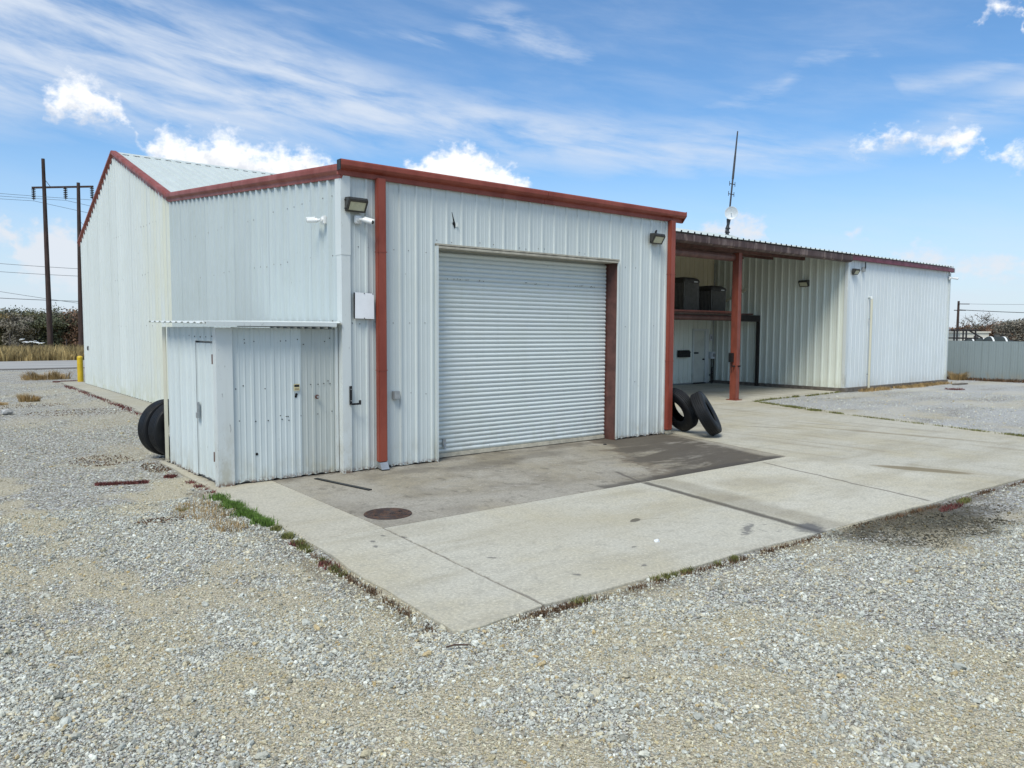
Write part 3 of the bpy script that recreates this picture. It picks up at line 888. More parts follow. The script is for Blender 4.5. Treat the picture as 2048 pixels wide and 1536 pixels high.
# right bay side wall, back wall, right end wall (seen only from the side)
pb = lambda u, o, z: (7.80 - .035 + o, u, z)
w1 = MB(); w1.box(7.64, 7.75, .3, Y1 + .3, 0, 4.6); bw = w1.build('bay_side_wall', M['grey_box'], bld)
sheet_wall(bw, .30, 9.78, lambda u: .02, lambda u: roofz(u) - .05, pb, M['siding'], phase=.1)
w1 = MB(); w1.box(0.1, XR - .1, Y2 - .1, Y2 - .04, 0.1, 5.3); bw = w1.build('back_wall', M['siding'], bld)
w1 = MB(); w1.prism([(3.9, .1), (Y2 - .05, .1), (Y2 - .05, 5.25), (YR, 7.35), (Y1, 5.35), (3.9, 4.85)], 'x', XR - .1, XR - .02)
w1.build('end_wall', M['siding_right'], bld)

# roof: ribbed sheets on lean-to and main slopes
roof = MB(); roof.prism([(.15, EAVE0 - .10), (Y1, EAVE1 - .10), (YR, RIDGE - .12), (Y2 - .05, 5.28), (YR, RIDGE - .06), (Y1, EAVE1 - .04), (.15, EAVE0 - .05)], 'x', .1, 7.65)
roof.prism([(3.95, roofz(3.95) + .05), (Y1, EAVE1 - .09), (YR, RIDGE - .12), (Y2 - .05, 5.28), (YR, RIDGE - .06), (Y1, EAVE1 - .05), (3.95, roofz(3.95) + .09)], 'x', 7.70, XR - .1)
roofo = roof.build('roof', M['roof_under'], bld)


def roof_sheets(x0, x1, ya, yb, dz=0.0):
    za, zb_ = roofz(ya) + dz, roofz(yb) + dz
    prof = rib_profile(0, PW, .1, hgt=.048, base=.09, top=.04)
    mb = MB(); n = len(prof); vs = []
    L = math.hypot(yb - ya, zb_ - za); ny_, nz_ = -(zb_ - za) / L, (yb - ya) / L
    if nz_ < 0: ny_, nz_ = -ny_, -nz_
    for u, o in prof:
        vs.append((u, o * ny_, o * nz_)); vs.append((u, yb - ya + o * ny_, zb_ - za + o * nz_))
    mb.add(vs, [(2 * j, 2 * j + 2, 2 * j + 3, 2 * j + 1) for j in range(n - 1)])
    me = None; xx = x0; i = 0
    while xx < x1 - .1:
        if me is None:
            o = mb.build('roof_panel', M['roof'], roofo, loc=(xx, ya, za)); me = o.data
        else:
            wfrac = min(1, (x1 - xx) / PW)
            o = share('roof_panel', me, roofo, (xx, ya, za + .0015 * (i % 2)), scale=(wfrac, 1, 1))
        xx += PW; i += 1


roof_sheets(0.02, 7.82, -.02, Y1 + .04)
roof_sheets(7.84, XR, 3.56, Y1 + .10, .13)
q = MB()
for k in range(int((XR - 8) / .3048)):
    xx = 7.84 + .1 + k * .3048; q.box(xx - .026, xx + .026, 3.552, 3.575, roofz(3.56) + .125, roofz(3.56) + .172)
q.build('rib_end_shade', M['black_steel'], roofo)['kind'] = 'stuff'  # black boxes stand in for the shade inside the open rib ends
roof_sheets(0.02, XR, Y1 + .02, YR)
roof_sheets(0.02, XR, Y2 + .05, YR)
c = MB(); c.prism([(YR - .16, RIDGE - .035), (YR, RIDGE + .045), (YR + .16, RIDGE - .035), (YR, RIDGE + .03)], 'x', -.02, XR + .02)
c.build('ridge_cap', M['roof'], roofo)
pts = []
for yy in np.arange(Y1 + .8, YR, 1.35):
    for xx in np.arange(.12, 12, .305):
        if rr.random() < .8: pts.append((xx + .06, yy, roofz(yy) + .004))
screws(roofo, pts, (0, -.32, .95))

# red rake trim and gutter


def rake(name, ya, yb, out=.09, hgt=.13, mat='red'):
    za, zb_ = roofz(ya), roofz(yb)
    mb = MB()
    prof = [(-out, .07), (-out - .02, .03), (-out - .02, -.035), (-.052, -hgt + .045), (-.052, -hgt - .02), (-.034, -hgt - .02), (.06, .045), (.06, .075)]
    vs = []
    for (yy, zz) in ((ya, za), (yb, zb_)):
        for (xx, dz) in prof: vs.append((xx, yy, zz + dz))
    n = len(prof)
    mb.add(vs, [(i, (i + 1) % n, n + (i + 1) % n, n + i) for i in range(n)] + [tuple(range(n - 1, -1, -1)), tuple(range(n, 2 * n))])
    return mb.build(name, M[mat], bld, bevel=.006)


rake('rake_trim', -.06, 4.6); rake('rake_trim', 4.605, Y1); rake('rake_trim', Y1 + .004, 12.6); rake('rake_trim', 12.606, YR); rake('rake_trim', YR + .004, Y2 + .1)
gp = [(-.02, 4.60), (-.065, 4.60), (-.065, 4.675), (-.15, 4.70), (-.175, 4.735), (-.175, 4.80), (-.16, 4.825), (-.15, 4.80), (-.15, 4.74), (-.02, 4.71)]
for (a, b_) in ((-.10, 4.06), (4.064, 8.06)):
    mb = MB(); mb.prism(gp, 'x', a, b_); mb.build('gutter', M['red'], bld, bevel=.004)
c = MB(); c.prism([(-.02, 4.60), (-.065, 4.60), (-.175, 4.735), (-.175, 4.83), (-.02, 4.83)], 'x', 8.06, 8.066); c.build('gutter_end', M['red'], bld)
c = MB(); c.box(-.112, -.101, -.172, -.060, 4.66, 4.815); c.build('gutter_end', M['black_paint'], bld)  # black sheet standing in for the shade inside the open gutter end
# downspouts
for (a, b_, zb_) in ((.535, .685, .13), (7.59, 7.75, .10)):
    mb = MB(); mb.box(a, b_, -.145, -.040, zb_, 4.62); ds = mb.build('downspout', M['red'], bld, bevel=.012)
    for zz in (1.6, 3.47):
        q = MB(); q.box(a - .005, b_ + .005, -.150, -.038, zz, zz + .012); q.build('seam_band', M['red'], ds)
c = MB(); c.prism([(-.145, .125), (-.045, .125), (-.07, .04), (-.21, .02)], 'x', .54, .68); c.build('downspout_outlet', M['galv'], bld)
c = MB(); c.box(7.595, 7.75, -.15, -.05, .0, .095); c.build('downspout_foot', M['conc_walk'], bld, bevel=.02)

# torn hole above the door
c = MB(); c.add([(2.04, -.008, 4.16), (2.055, -.008, 4.09), (2.03, -.008, 4.055), (2.06, -.008, 4.03), (2.075, -.008, 3.975), (2.10, -.008, 4.0), (2.10, -.008, 4.06), (2.085, -.008, 4.09), (2.03, -.008, 4.25), (2.022, -.008, 4.25)],
               [(0, 1, 7), (1, 2, 3), (1, 3, 7), (3, 4, 5), (3, 5, 6), (3, 6, 7), (0, 7, 8, 9)])
c.build('torn_hole', M['hole'], front)
c = MB(); c.add([(2.10, -.01, 4.0), (2.135, -.04, 4.02), (2.12, -.035, 4.09), (2.10, -.01, 4.07), (2.03, -.01, 4.05), (2.0, -.03, 4.06), (2.02, -.03, 4.09), (2.05, -.01, 4.09)], [(0, 1, 2, 3), (4, 5, 6, 7)])
c.build('torn_flap', M['trim_white'], front)

# -------- covered bay
FX0, FX1 = 7.83, 22.50
YW = 9.80
bb = MB(); bb.box(8.0, 22.6, YW + .035, YW + .10, 0, 5.35)
bwall = bb.build('bay_back_wall', M['grey_box'], bld)
pbk = lambda u, o, z: (u, YW - o, z)
sheet_wall(bwall, 13.0, 21.10, lambda u: .05, lambda u: 2.75, pbk, M['siding_bay'], hgt=.022, base=.03, top=.012)
sheet_wall(bwall, 22.14, 22.78, lambda u: .05, lambda u: 2.75, pbk, M['siding_bay'], hgt=.022, base=.03, top=.012)
sheet_wall(bwall, 21.10, 22.14, lambda u: 2.36, lambda u: 2.75, pbk, M['siding_bay'], hgt=.022, base=.03, top=.012)
sheet_wall(bwall, 8.0, 22.78, lambda u: 2.752, lambda u: 5.56, pbk, M['siding_beige'], hgt=.022, base=.03, top=.012)
# door in the bay
dm = MB(); dm.box(21.16, 21.92, YW - .005, YW + .035, .06, 2.28); ed = dm.build('entry_door', M['door_paint'], bld)
q = MB(); q.box(21.08, 21.155, YW - .06, YW + .04, .03, 2.36); q.box(21.925, 22.15, YW - .06, YW + .04, .03, 2.36); q.box(21.155, 21.925, YW - .06, YW + .04, 2.285, 2.36); q.build('door_frame', M['trim_white'], ed)
q = MB(); q.tube((21.84, YW - .008, 1.05), (21.84, YW - .09, 1.05), .035, .03, 10); q.build('knob', M['black_paint'], ed)
q = MB(); q.box(21.22, 21.52, YW - .02, YW - .003, 1.29, 1.36); q.build('mail_slot', M['black_paint'], ed)
q = MB(); q.box(21.16, 21.93, YW - .12, YW + .03, .0, .05); q.build('threshold', M['black_steel'], ed)
# wall at X = 22.5
bb = MB(); bb.box(FX1 + .035, FX1 + .12, 3.9, YW + .05, .1, 5.2)
rwall = bb.build('bay_right_wall', M['grey_box'], bld)
prw = lambda u, o, z: (FX1 - o, u, z)
sheet_wall(rwall, 3.80, YW, lambda u: .13, lambda u: roofz(u) + .07, prw, M['siding_bay'], hgt=.055, base=.09, top=.05)
q = MB(); q.box(FX1 - .04, FX1 + .05, 3.72, YW, .0, .125); q.build('foundation', M['foundation'], bld)
# front wall of the right part
bb = MB(); bb.box(FX1 + .1, XR - .12, 3.80, 3.88, .1, 4.85)
r2w = bb.build('right_front_wall', M['grey_box'], bld)
pr2 = lambda u, o, z: (u, 3.76 - o, z)
sheet_wall(r2w, FX1 + .0, XR, lambda u: .14, lambda u: 5.0, pr2, M['siding_right'], hgt=.016, base=.036, top=.014)
q = MB(); q.box(FX1 - .045, XR + .06, 3.66, 3.9, -.02, .135); q.build('foundation', M['foundation'], bld, bevel=.01)
q = MB(); q.box(FX1 - .048, FX1 + .09, 3.712, 3.84, .14, 4.96); q.build('corner_trim', M['trim_white'], bld)
q = MB(); q.box(XR - .09, XR + .02, 3.705, 3.86, .14, 4.9); q.build('corner_trim', M['trim_white'], bld)
q = MB(); q.box(FX1 + .025, XR + .05, 3.60, 3.735, 4.95, 5.125); q.build('eave_trim', M['crimson'], bld, bevel=.008)
q = MB(); q.box(XR + .05, XR + .14, 3.60, 3.75, 4.93, 5.12); q.build('eave_trim_end', M['grey_box'], bld)
# canopy gutter, purlins, posts
q = MB(); q.prism([(3.80, 4.86), (3.66, 4.86), (3.585, 4.91), (3.585, 5.10), (3.61, 5.125), (3.80, 5.125)], 'x', FX0 + .0, FX1 + .02)
q.build('canopy_gutter', M['fascia_rust'], bld, bevel=.006)
q = MB(); q.tube((FX0, 4.22, 4.66), (16.1, 4.22, 4.66), .13, .13, 14); q.box(16.1, FX1 - .06, 3.85, 3.95, 4.90, 5.0)
q.build('canopy_beam', M['brown'], bld)
for yy in (5.55, 6.95, 8.35):
    q = MB(); zt_ = roofz(yy) + .08; q.box(FX0, FX1 - .04, yy - .06, yy + .06, zt_ - .22, zt_); q.build('purlin', M['brown'], bld)
q = MB()
q.box(15.96, 15.98, 3.98, 4.22, .0, 4.80); q.box(16.12, 16.14, 3.98, 4.22, 0, 4.80); q.box(15.98, 16.12, 3.985, 4.215, 0, 4.80)
post = q.build('post', M['red_post'], bld)
q = MB(); q.box(15.88, 16.22, 3.90, 4.30, -.01, .02); q.build('base_plate', M['red_post'], post)
q = MB(); q.box(15.86, 15.96, 4.08, 4.22, 1.25, 1.55); q.tube((15.92, 4.15, .9), (15.92, 4.15, 1.25), .012); q.build('switch_box', M['black_paint'], post)
q = MB(); q.tube((16.06, 3.98, 1.12), (16.06, 3.90, 1.12), .03, .03, 8); q.tube((15.96, 4.05, 1.12), (15.86, 4.05, 1.12), .03, .03, 8); q.build('stub_pin', M['black_steel'], post)
# equipment platform in the bay
pl_ = MB(); pl_.box(13.0, 22.0, 7.45, 9.70, 2.93, 2.985)
plat = pl_.build('platform', M['brown'], bld)
q = MB(); q.tube((13.0, 7.45, 2.78), (20.9, 7.45, 2.78), .105, .105, 14); q.build('pipe_beam', M['brown'], plat, smooth=40)
q = MB(); q.box(20.9, FX1 - .05, 7.40, 7.55, 2.66, 2.92); q.build('box_beam', M['black_steel'], plat)
q = MB(); q.box(FX1 - .16, FX1 - .04, 7.40, 7.52, .0, 2.66); q.build('platform_post', M['black_steel'], plat)
q = MB(); q.box(16.8, 20.9, 7.30, 7.42, 2.99, 3.05); q.build('edge_plank', M['red_post'], plat)
q = MB(); q.tube((22.40, 9.40, 3.40), (22.40, 8.1, 4.0), .05, .05, 8); q.build('brace', M['trim_cream'], bld)

# -------- wall lamps
LAMPS = []


def wall_lamp(loc, rz, sc, label, knob=False):
    e = empty('wall_lamp', loc, rz, label, 'lamp', 'floodlights on the building walls'); e.scale = (sc, sc, sc)
    q = MB(); q.prism([(-.02, .0), (-.02, .27), (-.205, .255), (-.215, .20), (-.085, .0)], 'x', -.205, .205)
    q.build('housing', M['bronze'], e, bevel=.012)
    n_ = Vector((0, -.20, -.13)).normalized()
    a = Vector((0, -.085, .0)); b_ = Vector((0, -.215, .20)); dv = (b_ - a).normalized(); nn = Vector((0, -dv.z, dv.y))
    q = MB()
    for (x0, x1, t0, t1, o0, o1, key) in ((-.20, .20, .0, .03, 0, .012, 0), (-.20, .20, .205, .238, 0, .012, 0), (-.20, -.165, .03, .205, 0, .012, 0), (.165, .20, .03, .205, 0, .012, 0)):
        pts_ = [a + dv * t + nn * o for t in (t0, t1) for o in (o0, o1)]
        q.add([(x0, p_.y, p_.z) for p_ in pts_] + [(x1, p_.y, p_.z) for p_ in pts_], [(0, 1, 3, 2), (4, 6, 7, 5), (0, 4, 5, 1), (2, 3, 7, 6), (1, 5, 7, 3), (0, 2, 6, 4)])
    q.build('bezel', M['bronze'], e)
    q = MB(); p0, p1 = a + dv * .03 + nn * .006, a + dv * .205 + nn * .006
    q.add([(-.165, p0.y, p0.z), (.165, p0.y, p0.z), (.165, p1.y, p1.z), (-.165, p1.y, p1.z)], [(0, 1, 2, 3)])
    q.build('lens', M['lens'], e)
    for zz in (.05, .21):
        q = MB(); q.tube((-.205, -.06, zz), (-.222, -.06, zz), .014, .014, 8); q.build('screw', M['black_paint'], e)
    if knob:
        q = MB(); q.tube((-.02, -.07, .26), (-.02, -.07, .31), .03, .03, 10); q.tube((-.02, -.07, .31), (-.02, -.10, .35), .028, .02, 10); q.build('photocell', M['black_paint'], e)
    return e


wall_lamp((.175, -.035, 4.06), 0, .80, 'bronze floodlight above the camera at the front corner, left of the red downspout')
wall_lamp((7.17, -.035, 4.09), 0, .80, 'bronze floodlight with photocell above the right end of the roller door', True)
wall_lamp((22.88, 3.73, 4.42), 0, .82, 'dark floodlight under crimson eave of the far right wall')
wall_lamp((22.47, 5.45, 4.02), -math.pi / 2, .95, 'dark floodlight on the shaded ribbed wall under the canopy')

# -------- security cameras


def sec_cam(loc, rz, label, pan, tilt=-8, sc=1.0):
    """base against the wall at y=0; pan is the heading of the barrel in the wall's frame"""
    e = empty('security_camera', loc, rz, label, 'camera', 'white bullet cameras'); e.scale = (sc, sc, sc)
    q = MB(); q.box(-.075, .075, -.06, 0, -.075, .075); q.build('base_box', M['cam_white'], e, bevel=.014)
    dv = Vector((math.sin(pan) * math.cos(R_(tilt)), -math.cos(pan) * math.cos(R_(tilt)), math.sin(R_(tilt))))
    a = Vector((0, -.06, 0)); k = a + Vector((dv.x * .09, -.035 + dv.y * .07, -.005))
    q = MB(); q.tube(a, a + Vector((0, -.03, 0)), .045, .035, 12); q.tube(a + Vector((0, -.03, 0)), k, .026, .026, 10); q.build('arm', M['cam_white'], e, smooth=40)
    s0 = k - dv * .02; s1 = k + dv * .20
    q = MB(); q.tube(s0, s0 + dv * .03, .03, .042, 14); q.tube(s0 + dv * .03, s1, .042, .044, 14); b0 = q.build('barrel', M['cam_white'], e, smooth=40)
    q = MB(); q.tube(s1 - dv * .004, s1 + dv * .012, .040, .036, 14); q.build('lens', M['glass_dark'], b0, smooth=40)
    q = MB(); up_ = Vector((0, 0, .046)); q.tube(s0 + dv * .05 + up_ * .9, s1 + dv * .04 + up_ * .9, .022, .02, 6); q.build('sun_visor', M['cam_white'], b0)


sec_cam((.235, -.030, 3.95), 0, 'white camera below the floodlight on the front wall, pointing right', .62, -16, .82)
sec_cam((-.035, .52, 3.98), -math.pi / 2, 'white camera on the left wall near the corner, pointing left', -1.1, 2, .88)
sec_cam((31.35, 3.71, 4.68), 0, 'small white camera at far right end of the building', .9)

# -------- small fixtures on the front wall
e = empty('notice_board', (.32, -.03, 2.42), 0, 'blank white board screwed to front wall left of the red downspout', 'board')
q = MB(); q.box(-.165, .165, -.045, -.012, 0, .405); q.build('backing', M['black_paint'], e)
q = MB(); q.add([(-.16, -.050, .005), (.17, -.054, .0), (.168, -.052, .40), (-.155, -.048, .41), (-.16, -.046, .005), (.17, -.047, .0), (.168, -.047, .40), (-.155, -.0465, .41)], [(0, 1, 2, 3), (0, 4, 5, 1), (1, 5, 6, 2), (2, 6, 7, 3), (3, 7, 4, 0)]); q.build('sheet', M['paper'], e)
for (xx, zz) in ((0, .395), (.15, .39), (0, .012)):
    q = MB(); q.tube((xx, -.046, zz), (xx, -.058, zz), .008, .008, 6); q.build('screw', M['black_paint'], e)
e = empty('steel_hook', (.085, -.05, 1.08), 0, 'black steel hook bracket on the corner trim', 'hook')
q = MB(); q.box(-.022, .022, -.012, 0, .0, .29); q.build('plate', M['black_paint'], e)
q = MB(); q.box(-.02, .02, -.10, -.012, .0, .014); q.box(-.02, .13, -.10, -.085, .0, .03); q.box(.095, .13, -.10, -.085, .03, .07); q.build('hook_arm', M['black_paint'], e)
for zz in (.06, .24):
    q = MB(); q.tube((0, -.012, zz), (0, -.02, zz), .009, .009, 6); q.build('bolt', M['galv'], e)
e = empty('electrical_box', (.90, -.004, 1.12), 0, 'small grey electrical box right of the red downspout', 'box')
q = MB(); q.box(-.055, .055, -.075, 0, 0, .135); q.build('body', M['grey_box'], e, bevel=.006)
q = MB(); q.box(-.05, .05, -.083, -.075, .006, .129); q.build('cover', M['galv'], e)
e = empty('electrical_outlet', (-.05, 20.0, 1.46), 0, 'small dark outlet on the left gable wall near the yellow bollard', 'outlet')
q = MB(); q.box(-.04, 0.0, -.07, .07, 0, .16); q.build('body', M['grey_box'], e, bevel=.006)
q = MB(); q.box(-.052, -.04, -.05, .05, .02, .14); q.build('cover', M['black_paint'], e)

# -------- fixtures of bay and right wall
e = empty('mailbox', (20.42, 9.77, 1.16), 0, 'black mailbox on the wall left of the white bay door', 'mailbox')
q = MB(); q.prism([(-.16, 0), (0, 0), (0, .27), (-.08, .28), (-.16, .20)], 'x', -.34, .34); q.build('body', M['black_paint'], e, bevel=.01)
q = MB(); q.prism([(-.175, .185), (-.165, .215), (-.08, .295), (.0, .285), (0, .272), (-.08, .282), (-.162, .20)], 'x', -.35, .35); q.build('lid', M['black_paint'], e)
e = empty('electric_meter', (22.36, 9.66, .0), 0, 'white meter box with conduits in the inner corner of the bay', 'meter')
q = MB(); q.box(-.14, .16, -.05, .12, 1.06, 1.36); q.build('box', M['dish'], e, bevel=.01)
q = MB(); q.tube((0, -.05, 1.22), (0, -.09, 1.22), .08, .075, 14); q.build('dial', M['galv'], e)
for xx in (-.06, .09):
    q = MB(); q.tube((xx, .03, .03), (xx, .03, 1.06), .024, .024, 8); q.build('conduit', M['black_steel'], e)
q = MB(); q.tube((.05, .03, 1.36), (.05, .03, 5.2), .018, .018, 8); q.build('service_pipe', M['galv'], e)
e = empty('wall_bracket_sign', (22.30, 9.76, 1.85), 0, 'small pale plate on the wall right of the bay door', 'plate')
q = MB(); q.box(-.08, .10, -.04, -.02, 0, .28); q.build('plate', M['dish'], e)
q = MB(); q.box(-.03, .04, -.046, -.04, .08, .2); q.build('mark', M['grey_box'], e)
e = empty('garden_hose', (22.05, 9.45, .0), 0, 'tangled dark hose standing by the bay door', 'hose')
pp = [(-.05 + .10 * math.sin(t * 2.1), .05 * math.cos(t * 3.3), .55 - .085 * t) for t in np.linspace(0, 6.2, 22)]
q = MB(); q.path(pp, .016, 6); q.build('hose', M['black_paint'], e)
q = MB(); q.tube((0, 0, 0), (0, .02, .72), .018, .018, 6); q.tube((-.05, 0, .70), (.06, 0, .70), .02, .02, 6); q.build('spigot', M['black_steel'], e)
e = empty('wall_pipe', (24.15, 3.62, 0), 0, 'tall cream vent pipe on the right white wall', 'pipe')
q = MB(); q.tube((0, 0, -.02), (0, 0, 3.55), .045, .045, 10); q.build('riser', M['trim_cream'], e, smooth=40)
q = MB(); q.tube((0, 0, 3.53), (0, .05, 3.63), .055, .05, 10); q.tube((0, .05, 3.60), (0.03, .12, 3.60), .05, .05, 10); q.build('elbow', M['trim_white'], e, smooth=40)
for zz in (.6, 2.75):
    q = MB(); q.box(-.075, .075, .02, .07, zz, zz + .03); q.build('clamp', M['galv'], e)
e = empty('camera_junction', (23.55, 3.68, 4.56), 0, 'small dark bracket beside the floodlight on the right wall', 'bracket')
q = MB(); q.box(-.06, .06, -.05, .04, .0, .18); q.build('body', M['grey_box'], e, bevel=.008)
q = MB(); q.box(-.035, .035, -.07, -.05, .12, .36); q.build('stem', M['black_paint'], e)

# -------- condensers


def condenser(loc, w_, h_, label):
    e = empty('air_conditioner', loc, 0, label, 'air conditioner', 'condensers on the bay platform')
    q = MB(); q.box(0, w_, 0, w_, 0, .07); q.build('base', M['ac_dark'], e)
    q = MB(); q.box(.03, w_ - .03, .03, w_ - .03, .07, h_ - .2); q.build('core', M['ac_dark'], e)
    for (xx, yy) in ((.03, .03), (w_ - .03, .03), (.03, w_ - .03), (w_ - .03, w_ - .03)):
        q = MB(); q.tube((xx, yy, .07), (xx, yy, h_ - .18), .035, .035, 10); q.build('corner_post', M['ac'], e)
    me = None
    for side in range(2):
        for k in range(12):
            t = .07 + (w_ - .14) * (k + .5) / 12
            if me is None:
                q = MB(); q.box(-.010, .010, -.012, .010, .09, h_ - .22)
                me = q.build('louvre', M['ac_slat'], e, loc=(t, .012, 0)).data
            elif side == 0: share('louvre', me, e, (t, .012, 0))
            else: share('louvre', me, e, (.012, t, 0), (0, 0, -math.pi / 2))
    q = MB()
    prof = [(-.02, -.02, h_ - .22), (-.02, -.02, h_ - .10), (.10, .10, h_), ]
    rings = []
    for (o, _, z) in prof: rings.append([(o, o, z), (w_ - o, o, z), (w_ - o, w_ - o, z), (o, w_ - o, z)])
    q.add(sum(rings, []), [(4 * r + i, 4 * r + (i + 1) % 4, 4 * r + 4 + (i + 1) % 4, 4 * r + 4 + i) for r in range(2) for i in range(4)] + [(0, 1, 2, 3), (8, 9, 10, 11)])
    q.build('top_cover', M['ac_dark'], e, bevel=.03)
    q = MB(); q.box(w_ * .62, w_ * .84, -.026, -.021, h_ - .19, h_ - .15); q.build('badge', M['dish'], e)


condenser((18.30, 8.05, 2.985), .93, 1.36, 'taller grey air conditioner on the platform beside the red gutter post')
condenser((20.02, 8.05, 2.985), .95, 1.10, 'shorter grey air conditioner on the platform nearer the brace')

# -------- mast on the roof
e = empty('antenna_mast', (31.0, 15.3, 7.58), 0, 'leaning thin antenna mast rising from the far roof ridge', 'antenna')
lean = Vector((.75, 0, 5.85)).normalized()
A = lambda t: Vector((0, 0, 0)) + lean * t
q = MB(); q.tube(A(0), A(.55), .10, .08, 8); q.tube(A(.55), A(.95), .07, .12, 8); q.build('base_tube', M['mast'], e)
q = MB(); q.tube(A(.9), A(3.2), .05, .045, 8); q.tube(A(3.2), A(4.5), .062, .055, 8); q.tube(A(4.5), A(5.9), .05, .035, 8); q.build('pole', M['mast'], e)
for t in (2.35, 2.92):
    q = MB(); q.tube(A(t) - Vector((.25, 0, 0)), A(t) + Vector((.25, 0, 0)), .022, .022, 6)
    for s_ in (-.25, .25): q.tube(A(t) + Vector((s_, 0, -.12)), A(t) + Vector((s_, 0, .14)), .018, .018, 6)
    q.build('dipole', M['mast'], e)
for t in (.18, .40): q = MB(); q.tube(A(t), A(t + .05), .14, .14, 10); q.build('collar', M['mast'], e)
q = MB(); q.path([A(.1) + Vector((-.12, 0, 0)), A(.3) + Vector((-.2, 0, 0)), A(.55) + Vector((-.14, 0, 0)), A(.8)], .018, 6); q.build('cable', M['black_paint'], e)
e = empty('satellite_dish', (31.07, 15.1, 8.82), 0, 'round pale dish antenna on the mast above the roof', 'dish')
prof = [(.02 + .33 * t, .10 * t * t) for t in np.linspace(0, 1, 8)]
q = MB(); q.lathe([(0.0, 0)] + prof + [(.36, .10), (.36, .085), (0, -.02)], 28)
dsh = q.build('reflector', M['dish'], e, smooth=40)
dv = (CAM - Vector((31, 15.1, 8.8))).normalized(); dv.z += .12
dsh.rotation_euler = dv.to_track_quat('Z', 'Y').to_euler()
q = MB(); q.tube((0, 0, 0), (0, 0, .22), .02, .03, 8)
fd = q.build('feed_horn', M['dish'], e); fd.rotation_euler = dsh.rotation_euler

# ------------------------------------------------------------------ lean-to shed
shed = empty('storage_shed', (-1.0, 1.4, 0), 0, 'small white corrugated shed with padlocked side door beside the front corner', 'shed')
SH = (-1.0, 1.4)
sx0, sx1, sy0, sy1, sz = -1.90, -.06, .10, 2.75, 2.30
off = lambda x, y, z: (x - SH[0], y - SH[1], z)
q = MB(); q.box(sx0 + .06 - SH[0], sx1 - .02 - SH[0], sy0 + .06 - SH[1], sy1 - .06 - SH[1], .03, sz - .04)
q.build('frame', M['grey_box'], shed)
bk = MB(); bk.box(sx0 + .03 - SH[0], sx1 - SH[0], sy0 + .035 - SH[1], sy0 + .05 - SH[1], .02, sz - .05)
sf = bk.build('front_wall', M['grey_box'], shed)
foot.clear()
psf = lambda u, o, z: off(u, sy0 - o, z)
topf = lambda u: sz - .02 - .015 * (u - sx0)
sheet_wall(sf, sx0 + .19, -.66, footz, topf, psf, M['siding_shed'], phase=sx0 + .19, hgt=.013, base=.06, top=.04)
psf2 = lambda u, o, z: off(u, sy0 + .012 - o, z)
sheet_wall(sf, -.66, sx1 - .03, footz, topf, psf2, M['siding_shed_old'], phase=-.66 - .1, hgt=.013, base=.06, top=.04)
rs2 = random.Random(11)
pts = []
for zz, n_ in ((2.07, 9), (.93, 12), (1.42, 8)):
    for k in range(n_):
        pts.append(off(rs2.uniform(sx0 + .25, sx1 - .1), sy0 - .001, zz + rs2.uniform(-.05, .05)))
screws(sf, pts, (0, -1, 0), M['hole'], .009)
pts = [off(-1.36, sy0 - .001, .42), off(-.74, sy0 - .002, 1.27), off(-.75, sy0 - .002, 1.24)]
screws(sf, pts, (0, -1, 0), M['hole'], .022)
q = MB(); q.prism([off(sx0 - .03, sy0 - .045, 0)[:2], off(sx0 + .20, sy0 - .045, 0)[:2], off(sx0 + .20, sy0 - .030, 0)[:2], off(sx0 - .015, sy0 - .030, 0)[:2], off(sx0 - .015, sy0 + .10, 0)[:2], off(sx0 - .03, sy0 + .10, 0)[:2]], 'z', .0, sz - .03)
o = q.build('corner_trim', M['trim_white'], shed)
q = MB(); q.box(*[v for pr in zip(off(sx1 - .045, sy0 - .02, .03), off(sx1, sy0 + .05, sz - .02)) for v in pr]); q.build('end_trim', M['trim_white'], shed)
bk = MB(); bk.box(sx0 + .035 - SH[0], sx0 + .05 - SH[0], sy0 + .03 - SH[1], sy1 - SH[1], .02, sz - .05)
ss_ = bk.build('side_wall', M['grey_box'], shed)
psl = lambda u, o, z: off(sx0 - o, u, z)
tops = lambda u: sz - .02
sheet_wall(ss_, sy0 + .11, sy0 + .98, lambda u: 2.075, tops, psl, M['siding_shed'], phase=.05, hgt=.024)
sheet_wall(ss_, sy0 + .972, sy1 - .12, footz, tops, psl, M['siding_shed'], phase=.05, hgt=.024)
dr_ = MB(); dr_.box(*[v for pr in zip(off(sx0 + .012, sy0 + .12, .05), off(sx0 + .022, sy0 + .966, 2.05)) for v in pr])
sdoor = dr_.build('side_door', M['black_paint'], shed)
psd = lambda u, o, z: off(sx0 + .006 - o, u, z)
sheet_wall(sdoor, sy0 + .135, sy0 + .967, lambda u: .06, lambda u: 2.045, psd, M['siding_shed'], phase=.05, hgt=.024)
q = MB(); q.box(*[v for pr in zip(off(sx0 - .05, sy0 + .78, .98), off(sx0 - .024, sy0 + .83, 1.16)) for v in pr]); q.build('hasp', M['galv'], sdoor)
q = MB(); q.box(*[v for pr in zip(off(sx0 - .065, sy0 + .775, .92), off(sx0 - .03, sy0 + .835, 1.00)) for v in pr]); q.build('padlock', M['galv'], sdoor)
for zz in (.35, 1.75):
    q = MB(); q.tube(off(sx0 - .03, sy0 + .118, zz), off(sx0 - .03, sy0 + .118, zz + .14), .012, .012, 8); q.build('hinge', M['brown'], sdoor)
pts = [off(sx0 - .002, u, 2.14 + rs2.uniform(-.01, .01)) for u in np.arange(sy0 + .2, sy1 - .1, .27)]
screws(ss_, pts, (-1, 0, 0), M['hole'], .011)
